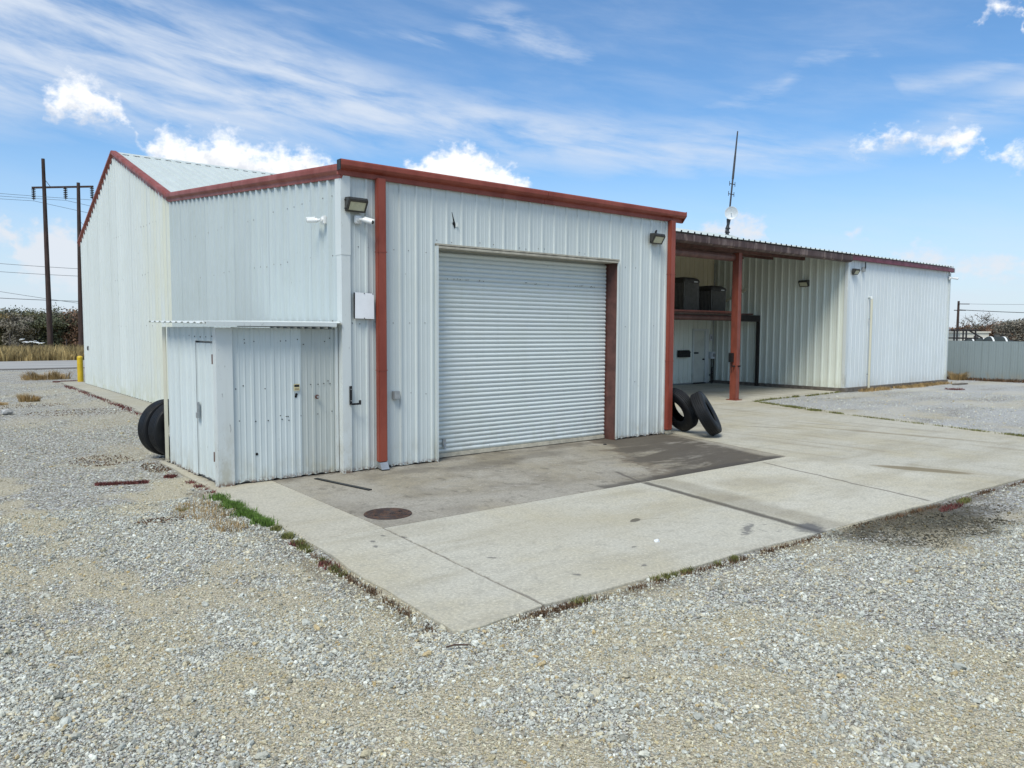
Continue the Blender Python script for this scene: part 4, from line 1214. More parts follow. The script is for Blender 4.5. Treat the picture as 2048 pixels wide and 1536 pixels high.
q = MB(); q.prism([off(sx0 - .035, sy1 + .05, 0)[:2], off(sx0 - .035, sy1 - .13, 0)[:2], off(sx0 - .02, sy1 - .13, 0)[:2], off(sx0 - .02, sy1 + .05, 0)[:2]], 'z', .02, sz - .02)
q.build('corner_trim', M['trim_cream'], shed)
# shed roof sheet: ribs run across the front
rf = MB()
vs = []; ys = np.arange(-.08, 3.0, .0381)
for i, yy in enumerate(ys):
    ph = (i % 8); hh = .022 if ph in (3, 4) else (.011 if ph in (2, 5) else 0)
    for xx in (-2.12, -.06):
        vs.append(off(xx, yy, sz + .025 + hh + .012 * (xx + 2.12) + .012 * (yy + .08)))
n = len(ys)
rf.add(vs, [(2 * i, 2 * i + 1, 2 * i + 3, 2 * i + 2) for i in range(n - 1)])
vs2 = [(x_, y_, z_ - .004) for (x_, y_, z_) in vs]
rf.add(vs2, [(2 * i, 2 * i + 2, 2 * i + 3, 2 * i + 1) for i in range(n - 1)])
ro = rf.build('roof', M['trim_white'], shed)
q = MB(); q.prism([off(0, -.100, sz - .005)[1:], off(0, -.088, sz - .005)[1:], off(0, -.088, sz + .050)[1:], off(0, .06, sz + .056)[1:], off(0, .06, sz + .060)[1:], off(0, -.100, sz + .055)[1:]], 'x', -2.10 - SH[0] + .0, -.16 - SH[0])
q.build('front_flashing', M['trim_white'], ro)
q = MB(); q.box(*[v for pr in zip(off(-1.6, sy0 - .02, sz - .015), off(-.2, sy0 + .03, sz + .01)) for v in pr]); q.build('gap_shade', M['hole'], shed)  # black bar painted in for the shade under the roof edge
st_ = empty('warning_sticker', (-.745, .068, 1.33), 0, 'small yellow and black warning sticker on the shed front', 'sticker')
q = MB(); q.box(-.045, .045, -.002, 0, 0, .10); q.build('paper', M['sticker'], st_)
q = MB(); q.box(-.038, .038, -.004, -.002, .055, .09); q.build('black_band', M['black_paint'], st_)
for zz in (.012, .027): q = MB(); q.box(-.034, .034, -.004, -.002, zz, zz + .006); q.build('print_line', M['brown'], st_)
e = empty('door_knob', (-.42, .072, 1.22), 0, 'round dark latch on the right shed panel', 'latch')
q = MB(); q.tube((0, 0, 0), (0, -.012, 0), .035, .035, 12); q.build('rose', M['brown'], e)
q = MB(); q.tube((0, -.012, 0), (0, -.04, 0), .014, .02, 10); q.build('spindle', M['galv'], e)

# ------------------------------------------------------------------ tyres


def tyre_mesh():
    Ro, Wd, Ri = .50, .27, .245
    prof = []
    h_ = Wd / 2
    tread = []
    nb = 5
    tw = .205
    for k in range(nb):
        a = -tw / 2 + tw * k / nb; b_ = -tw / 2 + tw * (k + 1) / nb
        crown = lambda z: Ro - .35 * z * z
        tread += [(crown(a + .004) - (.024 if k else .006), a + .0025), (crown(a + .006), a + .006), (crown(b_ - .006), b_ - .006), (crown(b_) - (.024 if k < nb - 1 else .006), b_ - .0025)]
    outer = [(Ri, -.09), (Ri + .012, -.105), (Ri + .05, -.125), (Ri + .12, -h_), (Ro - .06, -h_ + .004), (Ro - .025, -.118)] + tread + [(Ro - .025, .118), (Ro - .06, h_ - .004), (Ri + .12, h_), (Ri + .05, .125), (Ri + .012, .105), (Ri, .09)]
    inner = [(Ri + .012, .082), (Ri + .09, .105), (Ro - .05, .10), (Ro - .035, 0), (Ro - .05, -.10), (Ri + .09, -.105), (Ri + .012, -.082)]
    q = MB(); q.lathe(outer, 56)
    q2 = MB(); q2.lathe([outer[-1]] + inner + [outer[0]], 56)
    return q, q2


def tyre(center, axis, label, group):
    e = empty('tyre', center, 0, label, 'tyre', group)
    e.rotation_euler = Vector(axis).normalized().to_track_quat('Z', 'Y').to_euler()
    if 'o' not in TY:
        a, b_ = tyre_mesh()
        o1 = a.build('tread', M['rubber'], e, smooth=28); o2 = b_.build('inner_liner', M['rubber_dust'], e, smooth=40)
        TY['o'], TY['i'] = o1.data, o2.data
    else:
        share('tread', TY['o'], e); share('inner_liner', TY['i'], e)


TY = {}
def leaning(contact_, ax_):
    """centre of a leaning tyre that touches the ground at contact_"""
    pu = Vector((0, 0, 1)) - ax_ * ax_.z; pu.normalize()
    c_ = Vector(contact_) + pu * .5; c_.z = .5 * pu.z + .115 * abs(ax_.z) + .002
    return c_


axa = Vector((.84, -.20, .40)).normalized()
tyre(leaning((8.36, -.05, 0), axa), axa, 'black truck tyre leaning on the red downspout corner, hole facing the door side', 'tyres by the right corner')
axb = Vector((.46, -.76, .50)).normalized()
tyre(leaning((8.20, -1.0, 0), axb), axb, 'black truck tyre leaning on the other tyre at the right corner, tread facing out', 'tyres by the right corner')
tyre((-1.62, 3.12, .500), (-.25, 1, .03), 'black tyre behind the shed, the nearer of the pair, with open hole', 'tyres behind the shed')
tyre((-1.72, 3.42, .505), (-.25, 1, .03), 'black tyre behind the shed, the farther of the pair', 'tyres behind the shed')

# ------------------------------------------------------------------ things on the concrete
e = empty('manhole_cover', (-.81, -2.78, .0), 0, 'round rusty iron manhole cover set in the concrete', 'manhole cover')
prof = [(0, .006)]
for k in range(1, 9):
    r = .028 * k
    prof += [(r - .012, .006), (r - .009, .011), (r + .004, .011), (r + .007, .006)]
prof += [(.255, .006), (.255, .002)]
q = MB(); q.lathe(prof, 40); q.build('lid', M['iron'], e, smooth=30)
q = MB(); q.lathe([(.258, .003), (.262, .010), (.29, .010), (.294, .002)], 40); q.build('rim', M['iron'], e, smooth=30)
for s_ in (-1, 1): q = MB(); q.box(s_ * .17 - .02, s_ * .17 + .02, -.012, .012, .011, .014); q.build('lift_slot', M['hole'], e)
q = MB(); q.add([(-.60, -.18, .004), (-.535, -.165, .004), (-.285, -1.41, .004), (-.35, -1.425, .004)], [(0, 1, 2, 3)])
q = MB(); q.prism([(-.60, -.18), (-.535, -.165), (-.285, -1.41), (-.35, -1.425)], 'z', .003, .015)
tag(q.build('rubber_strip', M['black_paint'], bevel=.003), 'flat black strip lying on the concrete in front of the shed', 'strip')
q = MB(); q.lathe([(0, .012), (.022, .02), (.04, .008), (.03, 0), (0, 0)], 9)
tag(q.build('rubber_lump', M['black_paint'], loc=(5.45, -.35, 0)), 'small black lump on the stained concrete by the roller door', 'debris')


def stone(name, loc, r, seed, mat, label, cat='stone', group=None):
    import bmesh
    bm = bmesh.new(); bmesh.ops.create_icosphere(bm, subdivisions=2, radius=r)
    for v in bm.verts:
        v.co *= 1 + .35 * mnoise.noise(v.co / r * 1.3 + Vector((seed, 0, 0)))
        v.co.z *= .6
    me = bpy.data.meshes.new(name); bm.to_mesh(me); bm.free(); me.materials.append(mat)
    o = bpy.data.objects.new(name, me); o.location = loc; link(o)
    return tag(o, label, cat, group)


stone('rock', (-3.43, 10.75, .26), .13, 3, M['stone'], 'grey rock on the gravel at the left edge')
stone('pebble', (.85, -5.62, .01), .03, 7, M['white_scrap'], 'small white pebble on the light concrete slab', 'pebble')
q = MB(); q.path([(-2.45, -6.50, -.005), (-2.40, -6.525, .006), (-2.36, -6.545, .004), (-2.31, -6.575, .0)], .007, 5)
tag(q.build('stick', M['stick']), 'thin dark stick on the gravel by the front slab corner', 'stick')
q = MB(); q.box(-.55, .55, -.12, .12, 0, .06)
tag(q.build('plank', M['foundation'], loc=(30.9, 2.9, -.02), bevel=.01), 'flat weathered plank on the gravel by the far right corner', 'plank')

# yellow bollard
e = empty('bollard', (.02, 22.2, float(rise(0, 22.2)) - .02), 0, 'yellow steel bollard at the far end of the gable wall', 'bollard')
q = MB(); q.lathe([(.105, 0), (.105, .96)], 20); q.build('pipe', M['yellow'], e, smooth=40)
q = MB(); q.lathe([(.105, .96), (.09, 1.0), (.05, 1.02), (0, 1.025)], 20); q.build('cap', M['yellow'], e, smooth=60)

def px_at(px, depth):
    """ground point seen at picture column px (of 2048) at a given distance along the view"""
    d_ = right * ((px - 1024) / 1531.8) + Vector((fwd.x, fwd.y, 0)) / math.hypot(fwd.x, fwd.y)
    return CAM.x + d_.x * depth, CAM.y + d_.y * depth


# ------------------------------------------------------------------ fence and yard behind it
fn = empty('sheet_fence', (35.0, -6, 0), 0, 'low grey sheet metal fence right of the building', 'fence')
q = MB(); q.box(.05, .12, -19, 14, 1.62, 1.72); q.build('rail', M['galv'], fn)
q = MB(); q.box(.05, .12, -19, 14, .35, .45); q.build('rail', M['galv'], fn)
pfn = lambda u, o, z: (-o, u, z)
sheet_wall(fn, -18, 14, lambda u: .02, lambda u: 1.86, pfn, M['fence'], name='fence_panel', hgt=.02, base=.03, top=.012)
for yy in range(-18, 15, 4):
    q = MB(); q.tube((.16, yy, -.1), (.16, yy, 1.80), .04, .04, 8); q.build('post', M['galv'], fn)


def tank(px, dp, cz, L, r, rz, label):
    cx, cy = px_at(px, dp); k = .5 * r
    e = empty('storage_tank', (cx, cy, cz), rz, label, 'tank', 'tanks behind the fence')
    q = MB()
    ring = [(0, -L / 2 - k), (r * .55, -L / 2 - k * .8), (r * .88, -L / 2 - k * .36), (r, -L / 2), (r, L / 2), (r * .88, L / 2 + k * .36), (r * .55, L / 2 + k * .8), (0, L / 2 + k)]
    q.lathe(ring, 26); b0 = q.build('shell', M['tank'], e, smooth=50); b0.rotation_euler = (0, math.pi / 2, 0)
    for t in (-.36, .36):
        q = MB(); q.lathe([(r + .004, L * t - .05), (r + .02, L * t - .05), (r + .02, L * t + .05), (r + .004, L * t + .05)], 26)
        o = q.build('strap', M['strap'], e); o.rotation_euler = (0, math.pi / 2, 0)
    q = MB(); q.tube((0, 0, r - .02), (0, 0, r + .12), .14, .14, 12); q.build('manway', M['ac'], e)
    for t in (-.33, .33): q = MB(); q.box(L * t - .1, L * t + .1, -r * .8, r * .8, -cz, -r * .72); q.build('saddle', M['brown'], e)


tank(1950, 47, 1.44, .95, .50, R_(-42), 'dark grey tank with white bands behind the fence, nearest the building')
tank(1991, 46, 1.50, 1.0, .52, R_(-46), 'dark grey tank with white bands behind the fence, farther from the building')
x_, y_ = px_at(1918, 43)
e = empty('steel_frame_trailer', (x_, y_, 0), R_(-40), 'dark steel frame machine behind the fence by the building', 'trailer')
for xx in (-.5, 0, .5):
    for yy in (-.6, .6): q = MB(); q.tube((xx, yy, 0), (xx, yy, 2.45), .045, .045, 6); q.build('upright', M['black_steel'], e)
for zz in (1.95, 2.4):
    for yy in (-.6, .6): q = MB(); q.tube((-.6, yy, zz), (.65, yy, zz), .04, .04, 6); q.build('rail', M['black_steel'], e)
q = MB(); q.tube((.1, -.6, 2.4), (.9, -.6, 1.95), .04, .04, 6); q.build('brace', M['black_steel'], e)
q = MB(); q.box(-.8, .8, -.7, .7, .4, .6); q.build('deck', M['black_steel'], e)
x_, y_ = px_at(1928, 60)
e = empty('shipping_shed', (x_, y_, 0), R_(-38), 'flat cream portable building behind the fence', 'building')
q = MB(); q.box(-1.1, 1.1, -1.2, 1.2, 0, 2.25); q.build('wall', M['cream_wall'], e)
q = MB(); q.box(-1.2, 1.2, -1.3, 1.3, 2.25, 2.36); q.build('roof', M['cream_wall'], e)
x_, y_ = px_at(2034, 47)
e = empty('covered_boat', (x_, y_, 0), R_(-44), 'dark covered hull showing over the fence at the right edge', 'boat')
e.scale = (.5, .6, .83)
q = MB()
secs = [(-2.2, .75, 2.05), (-1.0, .95, 2.15), (.4, .9, 2.1), (1.6, .45, 2.02), (2.2, .05, 1.96)]
vs = []
for (xx, hw, zt_) in secs: vs += [(xx, -hw, 1.6), (xx, hw, 1.6), (xx, hw * .75, zt_), (xx, -hw * .75, zt_), (xx, 0, .9)]
fs = []
for k in range(4):
    o = 5 * k
    for (a, b_) in ((4, 0), (0, 3), (3, 2), (2, 1), (1, 4)): fs.append((o + a, o + b_, o + 5 + b_, o + 5 + a))
fs += [(0, 3, 2, 1, 4), (20, 24, 21, 22, 23)]
q.add(vs, fs); q.build('hull', M['black_paint'], e, smooth=40)
q = MB(); q.tube((1.5, -.5, 1.7), (2.25, 0, 1.9), .05, .04, 6); q.build('bow_trim', M['strap'], e)
for xx in (-1.2, .9): q = MB(); q.box(xx - .1, xx + .1, -.6, .6, 0, 1.2); q.build('stand', M['brown'], e)

# ------------------------------------------------------------------ vegetation


def blades(name, pts, hgt, wid, mat, seed, spread=.45, parent=None, n_seg=1, hs=1.0):
    """grass blades (thin triangles, two per blade) rooted at pts"""
    rg = np.random.default_rng(seed)
    P = np.asarray(pts, float); n = len(P)
    h_ = hgt * hs * rg.uniform(.45, 1.2, n); a = rg.uniform(0, 2 * np.pi, n); ln = rg.uniform(0, spread, n) * h_
    wd = wid * rg.uniform(.7, 1.3, n); ca, sa = np.cos(a), np.sin(a)
    b2 = rg.uniform(0, 2 * np.pi, n); dx, dy = np.cos(b2) * wd / 2, np.sin(b2) * wd / 2
    A0 = P + np.stack([-dx, -dy, np.zeros(n) - .01], 1); B0 = P + np.stack([dx, dy, np.zeros(n) - .01], 1)
    Mx = P + np.stack([ca * ln * .35, sa * ln * .35, h_ * .6], 1)
    A1 = Mx + np.stack([-dx * .7, -dy * .7, np.zeros(n)], 1); B1 = Mx + np.stack([dx * .7, dy * .7, np.zeros(n)], 1)
    T = P + np.stack([ca * ln, sa * ln, h_], 1)
    V_ = np.stack([A0, B0, B1, A1, T], 1).reshape(-1, 3)
    i0 = np.arange(n) * 5
    Fc = np.stack([i0, i0 + 1, i0 + 2, i0, i0 + 2, i0 + 3, i0 + 3, i0 + 2, i0 + 4], 1).reshape(-1)
    return bigmesh(name, V_, Fc, 3, mat, parent)


def strip_pts(a, b_, n, wd, seed, zf=None, clump=1.0):
    rg = np.random.default_rng(seed); t = rg.uniform(0, 1, n)
    if clump < 1:
        cs = rg.uniform(0, 1, max(2, int(6 * np.hypot(b_[0] - a[0], b_[1] - a[1]))))
        t = cs[rg.integers(0, len(cs), n)] + rg.normal(0, .03 * clump, n); t = np.clip(t, 0, 1)
    o = rg.normal(0, wd / 2, n); L = math.hypot(b_[0] - a[0], b_[1] - a[1]); nx_, ny_ = -(b_[1] - a[1]) / L, (b_[0] - a[0]) / L
    X = a[0] + (b_[0] - a[0]) * t + nx_ * o; Y = a[1] + (b_[1] - a[1]) * t + ny_ * o
    return np.stack([X, Y, ground_z(X, Y)], 1)


def patch_pts(cx, cy, rx, ry, n, seed):
    rg = np.random.default_rng(seed); r = np.sqrt(rg.uniform(0, 1, n)); t = rg.uniform(0, 2 * np.pi, n)
    X = cx + rx * r * np.cos(t); Y = cy + ry * r * np.sin(t)
    return np.stack([X, Y, ground_z(X, Y)], 1)


def stuff(o, label, cat='weeds'): return tag(o, label, cat, None, 'stuff')


stuff(blades('green_grass', np.concatenate([strip_pts((-2.13, -.45), (-2.17, -2.45), 2400, .06, 1), strip_pts((-2.14, -.5), (-2.2, -2.3), 1500, .13, 91, clump=.6)]), .075, .009, M['green'], 1, .8), 'bright green grass strip along the left edge of the concrete', 'grass')
stuff(blades('olive_grass', strip_pts((-2.14, -2.3), (-2.22, -3.6), 900, .06, 2, clump=.8), .06, .008, M['olive'], 2, .9), 'sparse olive grass along the slab edge past the green strip', 'grass')
stuff(blades('brown_weeds', np.concatenate([strip_pts((-2.2, -3.2), (-2.36, -6.2), 550, .05, 3, clump=.6), strip_pts((-1.75, -6.42), (2.6, -6.58), 900, .045, 4, clump=.45), strip_pts((2.7, -6.6), (9.5, -6.90), 900, .04, 5, clump=.35), patch_pts(-1.42, -6.42, .18, .07, 240, 6)]), .045, .009, M['brownweed'], 3, 1.2), 'brown weeds in the gap between concrete and gravel')
stuff(blades('olive_weeds', np.concatenate([patch_pts(-1.05, -6.42, .12, .05, 120, 16), strip_pts((-.2, -6.44), (1.3, -6.5), 500, .04, 17, clump=.3), patch_pts(5.75, -6.80, .2, .06, 200, 18), strip_pts((-2.22, -3.5), (-2.28, -4.6), 300, .05, 19, clump=.4)]), .055, .009, M['olive'], 4, 1.0), 'small olive weeds along the front edge of the concrete')
stuff(blades('red_weeds', np.concatenate([strip_pts((-3.26, 1.40), (-2.60, 1.16), 1300, .07, 7), patch_pts(-2.22, 1.40, .10, .10, 350, 8), patch_pts(-2.22, -3.35, .08, .10, 110, 9), patch_pts(-2.26, -4.2, .09, .16, 110, 10), strip_pts((-2.12, .9), (-2.10, -.35), 200, .07, 11, clump=.7), patch_pts(5.2, -6.85, .35, .07, 200, 20)]), .045, .011, M['redweed'], 5, 1.3), 'dark red weeds on the gravel left of the shed')
stuff(blades('walk_red_weeds', np.concatenate([strip_pts((-.85, 8.5), (-.75, 20.5), 750, .12, 12, clump=.8), strip_pts((-.8, 22.8), (.2, 22.9), 900, .2, 13)]), .05, .02, M['redweed'], 6, 1.2), 'reddish weeds along the outer edge of the gable walk')
stuff(blades('dry_stubble', np.concatenate([patch_pts(-2.55, -1.25, .32, .55, 420, 14), patch_pts(-2.55, -2.2, .2, .3, 200, 15)]), .085, .007, M['dry'], 7, 1.0), 'dry straw stubble on the gravel beside the green grass', 'grass')
stuff(blades('dark_leaf_litter', np.concatenate([patch_pts(-3.0, -1.35, .35, .15, 240, 21), patch_pts(-2.75, 3.6, .5, .6, 320, 22), patch_pts(-2.2, 2.4, .2, .5, 260, 23), patch_pts(-1.9, 10.5, 1.2, .8, 320, 24), patch_pts(-3.3, 13, 1.5, .6, 300, 25)]), .02, .03, M['brownweed'], 8, 2.0), 'brown leaf litter scattered on the gravel left of the shed', 'litter')
stuff(blades('right_edge_grass', np.concatenate([strip_pts((16.1, 3.3), (14.9, .3), 1900, .16, 26, clump=.6), strip_pts((14.9, .3), (13.3, -6.5), 1500, .08, 27, clump=.5), strip_pts((16.4, 3.5), (22.2, 3.75), 900, .06, 28, clump=.4)]), .07, .016, M['olive'], 9, .8), 'olive grass along the right edge of the concrete yard', 'grass')
stuff(blades('foundation_weeds', strip_pts((23.2, 3.45), (31.2, 3.45), 2600, .22, 29, clump=.7), .13, .02, M['dry'], 10, .8), 'dry weeds along the foundation of the right wall')
stuff(blades('fence_weeds', strip_pts((34.75, 8), (34.75, -14), 5200, .22, 30), .17, .03, M['brownweed'], 11, .8), 'brown weeds along the foot of the grey fence')
for (cx, cy, r, hh, n_, lab) in ((-.75, 25.0, .85, .50, 620, 'wide dry grass clump on the gravel before the yellow bollard'), (-2.54, 14.5, .26, .34, 190, 'small dry grass tuft on the gravel beside the gable walk'),
                                (-3.3, 13.6, .16, .12, 130, 'tiny dry tuft left of the small dry grass tuft'), (34.45, 4.35, .45, .62, 420, 'dry grass clump at the foot of the grey fence'),
                                (-3.0, 30.5, .5, .25, 350, 'dark dry tuft on the far gravel near the road'), (-2.72, -1.0 + .0, .07, .06, 70, 'tiny green weed on the gravel left of the green strip'), (27.5, 1.8, .5, .10, 260, 'low reddish weed patch on the gravel before the right wall')):
    col_ = M['olive'] if 'green weed' in lab else (M['redweed'] if 'reddish' in lab else M['dry'])
    pp_ = patch_pts(cx, cy, r, r * .7, n_, int(n_)); rr_ = np.hypot((pp_[:, 0] - cx) / r, (pp_[:, 1] - cy) / (r * .7))
    o = blades('grass_tuft', pp_, hh, .012 if r < .2 else .02, col_, n_, .9, hs=(1 - .5 * rr_ ** 1.5) * (1 + .3 * np.sin(pp_[:, 0] * 9)))
    tag(o, lab, 'grass tuft')
rg = np.random.default_rng(77)
n_ = 26000
X = rg.uniform(-10, 26, n_); Y = 50.9 + rg.uniform(0, 1, n_) ** 1.2 * 12
stuff(blades('tall_grass', np.stack([X, Y, np.full(n_, -.07)], 1), .95, .055, M['dry2'], 12, .5), 'tall golden grass along the far side of the road', 'grass')


def tree(name, loc, H, W, leafmat, label, cat, seed, leaves=2600, leaf=.16, trunk_h=.25, bare=.0, group=None, r0=None, z_lo=.08, tw=.02):
    """tapered trunk with limbs and a loose crown of leaf sized faces"""
    rr = random.Random(seed); e = empty(name, loc, 0, label, cat, group)
    q = MB(); tips = []
    r0 = r0 or H * .022

    def grow(p_, dv_, L, r, lev):
        nseg = 3 if lev < 2 else 2
        for s_ in range(nseg):
            nd = (dv_ + Vector((rr.uniform(-.25, .25), rr.uniform(-.25, .25), rr.uniform(-.12, .15)))).normalized()
            p2 = p_ + nd * (L / nseg); r2 = r * .8
            q.tube(p_, p2, max(r, tw), max(r2, tw * .9), 5 if lev < 2 else 3, False)
            p_, r, dv_ = p2, r2, nd
            if lev >= 1: tips.append((p_.copy(), lev))
        if lev < 4:
            for k in range(3 if lev < 3 else 2):
                az_ = rr.uniform(0, 6.283); sp = rr.uniform(.5, 1.05)
                side = Vector((math.cos(az_) * W / H, math.sin(az_) * W / H, 0))
                grow(p_, (dv_ * .7 + side * sp * 1.2 + Vector((0, 0, .15))).normalized(), L * rr.uniform(.58, .82), r * .72, lev + 1)

    for st in range(1 if trunk_h > .2 else 3):
        grow(Vector((rr.uniform(-.2, .2), rr.uniform(-.2, .2), -.1)) if trunk_h <= .2 else Vector((0, 0, -.1)), Vector((rr.uniform(-.15, .15), rr.uniform(-.15, .15), 1)).normalized(), H * (.36 if trunk_h > .2 else .33), r0, 0)
    q.build('trunk', M['bark'], e)
    rg_ = np.random.default_rng(seed)
    T = np.array([t[0][:] for t in tips if t[0].z > H * z_lo])
    n_ = int(leaves)
    idx = rg_.integers(0, len(T), n_)
    C = T[idx] + rg_.normal(0, .055 * H, (n_, 3)) * np.array([1, 1, .8])
    if z_lo < .1:                                   # brush that is leafy down to the ground
        k_ = n_ * 2 // 3; t_ = rg_.uniform(0, 6.283, k_); r_ = np.sqrt(rg_.uniform(0, 1, k_)) * W * .38
        zz_ = rg_.uniform(0, 1, k_) ** 1.1 * H * (.62 - .25 * (r_ / (W * .38)) ** 2 + .08 * np.sin(t_ * 3 + seed))
        C = np.concatenate([C, np.stack([r_ * np.cos(t_), r_ * np.sin(t_), zz_], 1)])
    lobes = np.sin(C[:, 0] * 2.1 / max(1, H / 6) + seed) + np.sin(C[:, 1] * 2.7 / max(1, H / 6)) + np.sin(C[:, 2] * 2.9 / max(1, H / 6) + 1)
    C = C[lobes > -1.1 + bare]
    C = C[(C[:, 2] > .05) & (rg_.uniform(0, 1, len(C)) > np.clip((C[:, 2] / H - .55) * 1.9, 0, .9))] if z_lo < .1 else C[C[:, 2] > .05]
    n_ = len(C)
    u_ = rg_.normal(0, 1, (n_, 3)); u_ /= np.linalg.norm(u_, axis=1)[:, None]
    v_ = np.cross(u_, rg_.normal(0, 1, (n_, 3))); v_ /= np.linalg.norm(v_, axis=1)[:, None]
    s_ = leaf * rg_.uniform(.5, 1.2, (n_, 1))
    Vv = np.stack([C - u_ * s_, C + v_ * s_ * .45, C + u_ * s_, C - v_ * s_ * .45], 1).reshape(-1, 3)
    bigmesh('crown', Vv, np.arange(4 * n_), 4, M[leafmat], e)
    return e


LT = ['olive bushy tree', 'golden brushy tree', 'dark green brush', 'grey twiggy tree', 'rust coloured brush']
LM = ['leaf_olive', 'leaf_gold', 'leaf_dark', 'leaf_grey', 'leaf_rust']


spots = [(-30, 92, 4.2, 4.5, 0, 'behind the road at the far left edge'), (18, 95, 4.4, 4.2, 1, 'behind the road just left of the tall pole'), (52, 90, 3.9, 4.0, 3, 'behind the white scrap across the road'),
         (82, 97, 4.7, 4.6, 0, 'right behind the tall utility pole'), (112, 91, 4.4, 4.4, 2, 'between the two utility poles'), (138, 96, 4.6, 4.4, 3, 'beside the second utility pole'),
         (160, 92, 4.3, 4.5, 4, 'by the edge of the white gable wall'), (190, 98, 4.5, 4.5, 0, 'just behind the gable wall'), (40, 104, 5.1, 4.8, 2, 'in the back row, left of the tall pole'), (125, 106, 5.3, 4.8, 2, 'in the back row between the poles'), (0, 105, 5.0, 5, 3, 'in the back row at the left edge'), (170, 107, 5.2, 5, 1, 'in the back row by the gable')]
for i, (px, dp, H, W, kd, wh) in enumerate(spots):
    x_, y_ = px_at(px, dp)
    tree('brush_tree', (x_, y_, -.07), H * 1.22, W * 1.5, LM[kd], LT[kd] + ' ' + wh, 'tree', 100 + i, 6500, .17, .1, -.4, 'brush beyond the road', z_lo=.02)
rspots = [(1985, 150, 4.7, 6, 4, 'reddish bare tree behind the tanks, left one'), (2015, 158, 5.0, 7, 4, 'reddish bare tree behind the tanks, middle one'), (2040, 140, 5.6, 7, 3, 'tall grey tree at the right edge'), (1960, 165, 4.6, 6, 3, 'grey bare tree left of the reddish ones'),
          (2075, 150, 5.4, 7, 4, 'reddish tree just past the right edge'), (1998, 175, 5.2, 7, 3, 'grey tree behind the reddish trees'), (1935, 170, 4.8, 7, 4, 'reddish tree behind the cream building'), (2030, 172, 5.6, 7, 0, 'olive tree behind at the far right')]
for i, (px, dp, H, W, kd, lab) in enumerate(rspots):
    x_, y_ = px_at(px, dp)
    tree('bare_tree', (x_, y_, -.07), H * 1.25, W * 1.7, LM[kd], lab, 'tree', 300 + i, 3800, .24, .1, -.3, 'trees beyond the fence', z_lo=.02, tw=.035)
x_, y_ = px_at(1926, 105)
tree('bare_tree', (x_, y_, -.07), 5.9, 5.0, 'leaf_grey', 'tall bare tree beside the thin utility pole behind the fence', 'tree', 402, 1000, .08, .3, .3, 'trees beyond the fence', r0=.17, z_lo=.3, tw=.032)

# white scrap across the road
x_, y_ = px_at(66, 80)
e = empty('scrap_metal', (x_, y_, 0), 0, 'crumpled white scrap metal in the brush across the road', 'scrap')
rr = random.Random(8)
for (cx, cz_, L_, an) in ((-1.9, 1.45, .35, .1), (-1.15, 1.05, .6, -.1), (-.2, 1.12, .7, .12), (.75, .98, .6, -.12), (1.5, .9, .45, .1)):
    q = MB(); cs, sn = math.cos(an), math.sin(an)
    pr = [(-L_, -.05), (-.3 * L_, .06), (.2 * L_, -.02), (L_, .07), (L_, .15), (.2 * L_, .08), (-.3 * L_, .17), (-L_, .03)]
    q.prism([(cx + u * cs - v * sn, cz_ + u * sn + v * cs) for u, v in pr], 'y', -.1, .35 + rr.uniform(0, .3))
    o = q.build('bent_sheet', M['white_scrap'], e); o.rotation_euler = (0, 0, R_(-38)); o.scale = (.6, .6, .7)
q = MB(); q.box(-1.6, 1.2, .5, 1.0, -.1, .45); q.build('heap', M['bark'], e)
for i, (px, dp, hh) in enumerate(((20, 58, 1.9), (133, 60, 1.5), (-20, 59, 1.6))):
    x_, y_ = px_at(px, dp)
    q = MB(); q.tube((0, 0, -.1), (.03, 0, hh), .06, .05, 7)
    tag(q.build('fence_post', M['bark'], loc=(x_, y_, -.07)), ['leaning wooden fence post in the tall grass at far left', 'thin fence post in the tall grass by the second pole', 'fence post in the tall grass past the left edge'][i], 'post')

# ------------------------------------------------------------------ power lines
pe = empty('transmission_structure', (7.86, 87.2, -.07), 0, 'wooden two-pole power line structure with crossarm and hanging insulators', 'power pole')
P2 = Vector((10.66, 85.85, 0)) - Vector((7.86, 87.2, 0))
ax = P2.normalized()
q = MB(); q.tube((0, 0, -.1), (-.05, 0, 20.7), .30, .17, 12); q.build('pole', M['pole'], pe, smooth=40)
q = MB(); q.tube((P2.x, P2.y, -.1), (P2.x + .25 * ax.x, P2.y + .25 * ax.y, 18.3), .29, .17, 12); q.build('pole', M['pole'], pe, smooth=40)
a0 = -ax * 1.25; a1 = ax * (P2.length + 1.75)
q = MB(); q.tube(Vector((a0.x, a0.y, 17.55)), Vector((a1.x, a1.y, 17.95)), .13, .13, 4); q.build('crossarm', M['pole'], pe)
ins_pts = []
for t in (-1.1, 2.05, P2.length + 1.6):
    bpt = Vector((ax.x * t, ax.y * t, 17.70 + .06 * t))
    ins_pts.append(bpt + Vector((0, 0, -1.5)))
    prof = [(.04, 0)]
    for k in range(6): prof += [(.05, -.16 - k * .2), (.22, -.24 - k * .2), (.20, -.29 - k * .2), (.05, -.31 - k * .2)]
    prof += [(.02, -1.45)]
    q = MB(); q.lathe(prof, 10); q.build('insulator_string', M['insul'], pe, loc=bpt)
q = MB(); q.tube((-.05, 0, 18.6), (.55, -.25, 17.7), .03, .03, 5); q.build('brace', M['pole'], pe)
q = MB(); q.tube((P2.x, P2.y, 14.5), (P2.x + 6, P2.y - 3, 6), .02, .02, 4); q.build('guy_wire', M['wire'], pe)
ld = Vector((ax.y, -ax.x, 0))                      # the line runs across the arm
if ld.dot(fwd) < 0: ld = -ld


